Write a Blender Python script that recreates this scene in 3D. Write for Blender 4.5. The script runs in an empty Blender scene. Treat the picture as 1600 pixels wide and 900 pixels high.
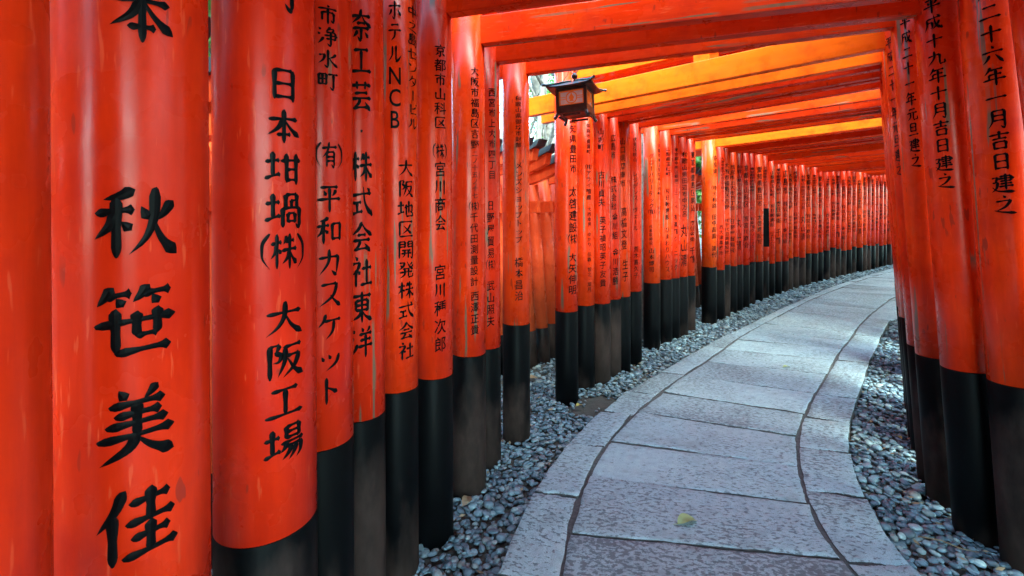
import bpy, bmesh, math, random
import numpy as np
from mathutils import Vector, Matrix

# ------------------------------------------------------------------ camera, sky, sun, exposure
scene = bpy.context.scene
col = scene.collection
R = math.radians

CAM_Z = 1.2
ROLL = R(2.0)
cam_data = bpy.data.cameras.new("camera")
cam_data.lens = 16.0
cam_data.sensor_width = 36.0
cam_data.shift_y = -0.0625
cam_data.clip_start = 0.05
cam_data.clip_end = 2000
cam = bpy.data.objects.new("camera", cam_data)
c_, s_ = math.cos(ROLL), math.sin(ROLL)
cam.matrix_world = Matrix(((c_, s_, 0, 0), (0, 0, -1, 0), (-s_, c_, 0, CAM_Z), (0, 0, 0, 1)))
col.objects.link(cam)
scene.camera = cam

SUN_ELEV, SUN_AZ = 55.0, 165.0          # azimuth clockwise from +Y: behind the camera, to its right
world = bpy.data.worlds.new("World")
scene.world = world
world.use_nodes = True
wn = world.node_tree
bg = wn.nodes["Background"]
sky = wn.nodes.new("ShaderNodeTexSky")
sky.sky_type = 'NISHITA'
sky.sun_disc = False
sky.sun_elevation = R(SUN_ELEV)
sky.sun_rotation = R(SUN_AZ)
sky.air_density = 1.0
sky.dust_density = 1.0
sky.ozone_density = 2.0
wn.links.new(sky.outputs[0], bg.inputs[0])
bg.inputs[1].default_value = 0.15

sun_data = bpy.data.lights.new("sun", 'SUN')
sun_data.energy = 0.8
sun_data.angle = R(45)
sun_data.color = (1.0, 0.96, 0.90)
sun = bpy.data.objects.new("sun", sun_data)
sd = Vector((math.sin(R(SUN_AZ)) * math.cos(R(SUN_ELEV)), math.cos(R(SUN_AZ)) * math.cos(R(SUN_ELEV)), math.sin(R(SUN_ELEV))))
sun.rotation_euler = sd.to_track_quat('Z', 'Y').to_euler()
sun.location = (0, 0, 20)
col.objects.link(sun)

vs = scene.view_settings
scene.display_settings.display_device = 'sRGB'
vs.view_transform = 'Standard'
vs.look = 'None'
vs.gamma = 1.0
vs.use_curve_mapping = False
vs.exposure = 4.4
vs.use_white_balance = True           # set for the red light inside the tunnel
vs.white_balance_temperature = 6200
vs.white_balance_tint = -22
cy = scene.cycles
cy.max_bounces = 10
cy.diffuse_bounces = 7
cy.glossy_bounces = 4
cy.use_denoising = True
cy.sample_clamp_indirect = 8.0

# ------------------------------------------------------------------ surveyed layout (metres)
TORII = [
[0.592,0.192,-8.81,2.243,0.08,0.63,0.624,2.02,1.99,2.0,[],[]],
[0.577,0.434,-9.32,2.277,0.0825,0.63,0.592,2.02,1.99,2.0,[["本",53.4,1.517,1.43,0.0709],["秋笹美佳",48.8,1.282,0.795,0.0831]],[]],
[0.604,0.679,-10.13,2.267,0.088,0.657,0.603,2.02,1.99,2.0,[["町",55.1,1.677,1.59,0.0692],["日本坩堝㈱",57.2,1.502,1.132,0.0635],["大阪工場",57.8,1.086,0.788,0.0693]],[]],
[0.627,0.897,-10.34,2.304,0.0775,0.703,0.621,2.02,1.99,2.0,[["市浄水町",48.1,1.717,1.518,0.0468],["㈲",50.7,1.407,1.341,0.0514],["平和カスケット",50.0,1.312,0.801,0.0568]],[]],
[0.643,1.137,-11.67,2.342,0.0775,0.653,0.59,2.02,1.99,2.0,[["奈工芸・株式会社東洋",38.2,1.832,0.83,0.0612]],[]],
[0.672,1.371,-13.02,2.316,0.0775,0.638,0.615,2.02,1.99,2.0,[["ホテルNCB",26.9,1.979,1.533,0.0479],["中之島センタービル",77.9,1.977,1.541,0.0538],["大阪地区開発株式会社",54.9,1.442,0.744,0.0617]],[]],
[0.672,1.557,-14.53,2.124,0.0775,0.616,0.606,2.026,1.996,4.0,[["京都市山科区",47.1,1.903,1.573,0.0506],["㈱宮川商会",46.3,1.526,1.183,0.0492],["宮川種次郎",45.4,1.062,0.715,0.0504]],[]],
[0.738,1.832,-16.83,2.048,0.0775,0.61,0.608,2.024,1.945,2.0,[["大阪市福島区吉野",44.7,1.917,1.542,0.043],["二ノ十五ノ十七",44.2,1.539,1.321,0.0292],["㈱千代田測量設計",41.3,1.312,0.926,0.0398],["西澤正貴",43.0,0.909,0.706,0.0418]],[["平成二十六年一月吉日建之",-31.1,2.022,1.174,0.055]]],
[0.771,2.04,-19.2,2.009,0.0775,0.575,0.601,2.023,1.945,2.0,[["西宮市上大市四丁目",49.2,1.893,1.428,0.0418],["日野屋貿易㈱",43.0,1.328,0.971,0.0417],["武山照夫",42.3,0.926,0.687,0.0428]],[["平成十九年十月吉日建之",-40.7,1.992,1.274,0.054]]],
[0.892,2.264,-21.31,1.949,0.0775,0.635,0.588,2.037,1.982,2.0,[["和歌山県御坊市財部",31.3,1.913,1.623,0.0356],["メンズショップトップ",33.2,1.549,1.091,0.0418],["橋本昌治",32.5,1.019,0.77,0.0492]],[["平成二十一年元旦建之",-40.7,2.019,1.376,0.0372]]],
[1.121,2.609,-34.53,1.902,0.0775,0.595,0.581,1.965,1.961,2.0,[["愛知県豊田市",68.3,1.926,1.528,0.0642],["太啓建設㈱",66.7,1.447,1.047,0.0715],["大矢伸明",61.5,0.999,0.71,0.068]],[["平成二十一年元旦建之",-51.2,2.01,1.36,0.0363]]],
[1.29,2.857,-35.0,1.93,0.0775,0.585,0.653,1.975,1.975,2.0,[["姫路市豊富町",55.4,1.917,1.69,0.0353],["㈱アライ殖産",54.6,1.62,1.356,0.0441],["大西幸男・ゆかり・佳香・智之・葉月",57.4,1.309,0.688,0.0353]],[]],
[1.402,2.966,-36.0,1.88,0.0775,0.576,0.628,1.975,1.975,2.0,[["山城町",32.2,1.901,1.725,0.0468],["古川貞夫",35.0,1.582,1.308,0.0509],["英子禎昭英子友貴",41.3,1.241,0.701,0.051]],[]],
[1.524,3.126,-37.0,1.9,0.0775,0.575,0.62,1.975,1.975,2.0,[["広島市",38.5,1.885,1.684,0.0391],["株式会社",41.7,1.558,1.281,0.0484],["金川組",49.0,1.265,1.048,0.0505],["金川浩勝",52.5,0.987,0.687,0.0526]],[]],
[1.597,3.191,-38.0,1.87,0.0775,0.581,0.591,1.975,1.975,2.0,[["山口県周南市",38.0,1.869,1.465,0.0444],["高橋文登",44.9,1.315,0.959,0.0498],["生子",52.5,0.892,0.7,0.0535]],[]],
[1.733,3.368,-39.0,1.87,0.0775,0.59,0.608,1.975,1.975,2.0,[["伏見区桃山",41.4,1.9,1.69,0.0338],["レジデンス・ヴェール",44.9,1.615,1.106,0.0417],["荒木喜久子",48.3,0.982,0.704,0.0432]],[]],
[2.041,3.765,-40.0,1.92,0.0775,0.596,0.616,2.028,1.998,2.0,[["グローバリーテック㈱",21.9,1.822,1.24,0.048],["京都市南区久世中久世町三・六八",84.2,1.914,1.24,0.0565],["代表取締役",17.2,1.15,0.957,0.0311],["山本博司",21.3,0.933,0.697,0.051]],[]],
[2.215,3.967,-41.0,1.91,0.0775,0.599,0.574,2.02,1.99,2.0,[["山梨県玉穂町",53.0,1.911,1.616,0.0522],["㈱日動建設",47.8,1.502,1.187,0.0493],["ひまわりハウス",47.5,1.124,0.668,0.0494]],[]],
[2.316,4.082,-41.5,1.88,0.0775,0.595,0.617,2.02,1.99,2.0,[["東京都中央区銀座二・二・一七",58.0,1.913,1.3,0.0456],["有楽鶴クリニック",52.4,1.249,0.671,0.0461]],[]],
[2.432,4.199,-42.0,1.86,0.0775,0.59,0.575,2.02,1.99,2.0,[["和歌山県田辺市中万呂",57.7,1.895,1.213,0.0643],["丸山清",52.1,1.147,0.688,0.074]],[]],
[2.581,4.368,-42.5,1.87,0.0775,0.578,0.626,2.02,1.99,2.0,[["東京都豊島区駒込",63.9,1.918,1.266,0.0565],["奥住金衛",57.8,1.177,0.942,0.0592],["千鶴",57.9,0.894,0.707,0.0671]],[]],
[2.926,4.699,-43.5,1.82,0.0825,0.625,0.584,2.0,1.98,2.0,[["奈良県",73.4,1.913,1.687,0.0727],["㈱大和路",66.5,1.569,1.298,0.0719],["田中昌直・清代",60.4,1.24,0.732,0.0654]],[]],
[3.094,4.876,-44.68,1.82,0.0831,0.568,0.628,2.017,1.997,2.0,[["大津市皇子が丘三丁目二・一七",63.5,1.912,1.374,0.0527],["西大津事務所",52.1,1.109,0.743,0.053]],[]],
[3.237,5.027,-45.28,1.82,0.0764,0.612,0.584,1.981,1.961,2.0,[["大阪市福島区吉野",48.4,1.862,1.282,0.0719],["㈱千代田測量設計",48.4,1.182,0.742,0.0649]],[]],
[3.419,5.219,-44.07,1.82,0.0799,0.572,0.602,1.996,1.976,2.0,[["西宮市上大市四丁目",35.1,1.853,1.273,0.0708],["日野屋貿易㈱",35.1,1.173,0.733,0.0707]],[]],
[3.57,5.377,-44.61,1.82,0.0812,0.573,0.62,2.015,1.995,2.0,[["和歌山県田辺市中万呂",43.0,1.868,1.288,0.0727],["丸山清",43.0,1.188,0.748,0.0627]],[]],
[3.747,5.557,-45.18,1.82,0.0817,0.543,0.629,2.034,2.014,2.0,[["京都市山科区",47.2,1.888,1.308,0.0697],["㈱宮川商会",47.2,1.208,0.768,0.0715]],[]],
[3.921,5.728,-45.91,1.82,0.0732,0.561,0.612,2.038,2.018,2.0,[["東京都中央区銀座二・二・一七",46.2,1.866,1.286,0.0728],["有楽鶴クリニック",46.2,1.186,0.746,0.0675]],[]],
[4.12,5.917,-46.57,1.82,0.0832,0.541,0.62,2.047,2.027,2.0,[["愛知県豊田市",44.2,1.901,1.321,0.0734],["太啓建設㈱",44.2,1.221,0.781,0.0624]],[]],
[4.292,6.077,-47.24,1.82,0.0829,0.536,0.594,1.985,1.965,2.0,[["大津市皇子が丘三丁目二・一七",37.7,1.907,1.327,0.0639],["西大津事務所",37.7,1.227,0.787,0.0671]],[]],
[4.506,6.272,-47.8,1.82,0.0687,0.468,0.615,1.956,1.936,2.0,[["山梨県玉穂町",45.9,1.87,1.47,0.0672],["㈱日動建設",45.9,1.37,1.02,0.0713],["ひまわりハウス",45.9,0.95,0.69,0.0658]],[]],
[4.717,6.421,-48.47,1.88,0.0782,0.478,0.593,1.985,1.965,2.0,[["東京都豊島区駒込",41.2,1.916,1.516,0.071],["奥住金衛",41.2,1.416,1.066,0.0739],["千鶴",41.2,0.996,0.736,0.0703]],[]],
[4.932,6.611,-49.23,1.88,0.0775,0.459,0.626,1.963,1.943,2.0,[["広島市",41.5,1.916,1.516,0.073],["株式会社",41.5,1.416,1.066,0.0643],["金川組",41.5,0.996,0.736,0.0643]],[]],
[5.09,6.748,-50.06,1.88,0.0745,0.488,0.616,1.99,1.97,2.0,[["大阪市福島区吉野",43.0,1.864,1.284,0.0702],["㈱千代田測量設計",43.0,1.184,0.744,0.0652]],[]],
[5.276,6.902,-50.98,1.88,0.0745,0.496,0.593,2.014,1.994,2.0,[["西宮市上大市四丁目",36.9,1.915,1.335,0.0653],["日野屋貿易㈱",36.9,1.235,0.795,0.0615]],[]],
[5.501,7.08,-51.89,1.88,0.0718,0.459,0.617,1.986,1.966,2.0,[["和歌山県田辺市中万呂",46.1,1.862,1.282,0.0643],["丸山清",46.1,1.182,0.742,0.0739]],[]],
[5.675,7.213,-52.6,1.88,0.0749,0.516,0.574,1.997,1.977,2.0,[["京都市山科区",43.3,1.888,1.308,0.0671],["㈱宮川商会",43.3,1.208,0.768,0.0727]],[]],
[5.885,7.367,-53.24,1.88,0.0824,0.5,0.626,1.931,1.911,2.0,[["東京都中央区銀座二・二・一七",39.1,1.882,1.302,0.0699],["有楽鶴クリニック",39.1,1.202,0.762,0.0705]],[]],
[6.091,7.52,-53.79,1.88,0.0703,0.503,0.612,1.93,1.91,2.0,[["愛知県豊田市",34.6,1.867,1.287,0.0653],["太啓建設㈱",34.6,1.187,0.747,0.071]],[]],
[6.326,7.692,-54.2,1.88,0.0744,0.515,0.59,1.96,1.94,2.0,[["大津市皇子が丘三丁目二・一七",47.8,1.878,1.298,0.0664],["西大津事務所",47.8,1.198,0.758,0.0628]],[]],
[6.545,7.849,-54.53,1.88,0.0741,0.552,0.609,1.966,1.946,2.0,[["山梨県玉穂町",47.4,1.917,1.517,0.0705],["㈱日動建設",47.4,1.417,1.067,0.0725],["ひまわりハウス",47.4,0.997,0.737,0.0684]],[]],
[6.729,7.978,-54.85,1.88,0.078,0.515,0.617,2.004,1.984,2.0,[["東京都豊島区駒込",38.2,1.903,1.503,0.0709],["奥住金衛",38.2,1.403,1.053,0.069],["千鶴",38.2,0.983,0.723,0.0719]],[]],
[6.957,8.137,-55.17,1.88,0.0689,0.462,0.608,1.997,1.977,2.0,[["広島市",37.0,1.854,1.454,0.0652],["株式会社",37.0,1.354,1.004,0.0635],["金川組",37.0,0.934,0.674,0.0728]],[]],
[7.164,8.279,-55.33,1.88,0.072,0.464,0.623,1.991,1.971,2.0,[["大阪市福島区吉野",44.7,1.915,1.335,0.0713],["㈱千代田測量設計",44.7,1.235,0.795,0.0723]],[]],
[7.35,8.406,-55.37,1.88,0.0695,0.517,0.595,1.992,1.972,2.0,[["西宮市上大市四丁目",45.1,1.917,1.337,0.0667],["日野屋貿易㈱",45.1,1.237,0.797,0.0701]],[]],
[7.6,8.578,-55.3,1.88,0.0814,0.476,0.589,1.978,1.958,2.0,[["和歌山県田辺市中万呂",36.9,1.855,1.275,0.0672],["丸山清",36.9,1.175,0.735,0.0726]],[]],
[7.804,8.72,-55.16,1.88,0.0788,0.516,0.592,1.961,1.941,2.0,[["京都市山科区",36.3,1.919,1.339,0.0671],["㈱宮川商会",36.3,1.239,0.799,0.0667]],[]],
[7.981,8.843,-55.04,1.88,0.082,0.489,0.587,1.943,1.923,2.0,[["東京都中央区銀座二・二・一七",39.9,1.919,1.339,0.0666],["有楽鶴クリニック",39.9,1.239,0.799,0.0711]],[]],
[8.196,8.995,-54.9,1.88,0.0803,0.473,0.599,1.977,1.957,2.0,[["愛知県豊田市",33.0,1.898,1.318,0.0629],["太啓建設㈱",33.0,1.218,0.778,0.0676]],[]],
[8.389,9.131,-54.92,1.88,0.0723,0.505,0.615,1.999,1.979,2.0,[["大津市皇子が丘三丁目二・一七",38.7,1.9,1.32,0.0647],["西大津事務所",38.7,1.22,0.78,0.0688]],[]],
[8.584,9.269,-55.17,1.88,0.083,0.447,0.622,1.994,1.974,2.0,[["山梨県玉穂町",41.6,1.873,1.473,0.0706],["㈱日動建設",41.6,1.373,1.023,0.0628],["ひまわりハウス",41.6,0.953,0.693,0.0653]],[]],
[8.78,9.408,-55.83,1.88,0.0745,0.453,0.608,1.996,1.976,2.0,[["東京都豊島区駒込",41.0,1.857,1.457,0.0698],["奥住金衛",41.0,1.357,1.007,0.0729],["千鶴",41.0,0.937,0.677,0.0632]],[]],
[9.014,9.57,-56.82,1.88,0.0818,0.449,0.617,2.002,1.982,2.0,[["広島市",33.1,1.917,1.517,0.0689],["株式会社",33.1,1.417,1.067,0.0644],["金川組",33.1,0.997,0.737,0.0631]],[]],
[9.198,9.692,-58.45,1.88,0.071,0.448,0.628,1.997,1.977,2.0,[["大阪市福島区吉野",39.9,1.885,1.305,0.0677],["㈱千代田測量設計",39.9,1.205,0.765,0.0621]],[]],
[9.418,9.827,-60.16,1.88,0.0674,0.483,0.61,1.99,1.97,2.0,[["西宮市上大市四丁目",35.3,1.907,1.327,0.063],["日野屋貿易㈱",35.3,1.227,0.787,0.0697]],[]],
[9.598,9.927,-62.68,1.88,0.0813,0.461,0.575,1.984,1.964,2.0,[["和歌山県田辺市中万呂",43.4,1.88,1.3,0.0675],["丸山清",43.4,1.2,0.76,0.0707]],[]],
[9.828,10.039,-65.2,1.88,0.0697,0.447,0.608,1.992,1.972,2.0,[["京都市山科区",44.1,1.914,1.334,0.0706],["㈱宮川商会",44.1,1.234,0.794,0.0688]],[]],
[9.985,10.106,-68.09,1.88,0.0797,0.417,0.571,2.038,2.018,2.0,[["東京都中央区銀座二・二・一七",47.3,1.852,1.272,0.0739],["有楽鶴クリニック",47.3,1.172,0.732,0.0671]],[]],
[10.217,10.193,-69.39,1.88,0.0698,0.342,0.611,2.046,2.026,2.0,[["愛知県豊田市",33.9,1.87,1.29,0.0683],["太啓建設㈱",33.9,1.19,0.75,0.0684]],[]],
[10.438,10.263,-70.94,1.88,0.0668,0.358,0.63,2.048,2.028,2.0,[["大津市皇子が丘三丁目二・一七",38.1,1.867,1.287,0.0692],["西大津事務所",38.1,1.187,0.747,0.0631]],[]],
[10.687,10.331,-72.07,1.88,0.075,0.367,0.599,2.047,2.027,2.0,[["山梨県玉穂町",36.7,1.85,1.45,0.0691],["㈱日動建設",36.7,1.35,1.0,0.064],["ひまわりハウス",36.7,0.93,0.67,0.0729]],[]]]
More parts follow.
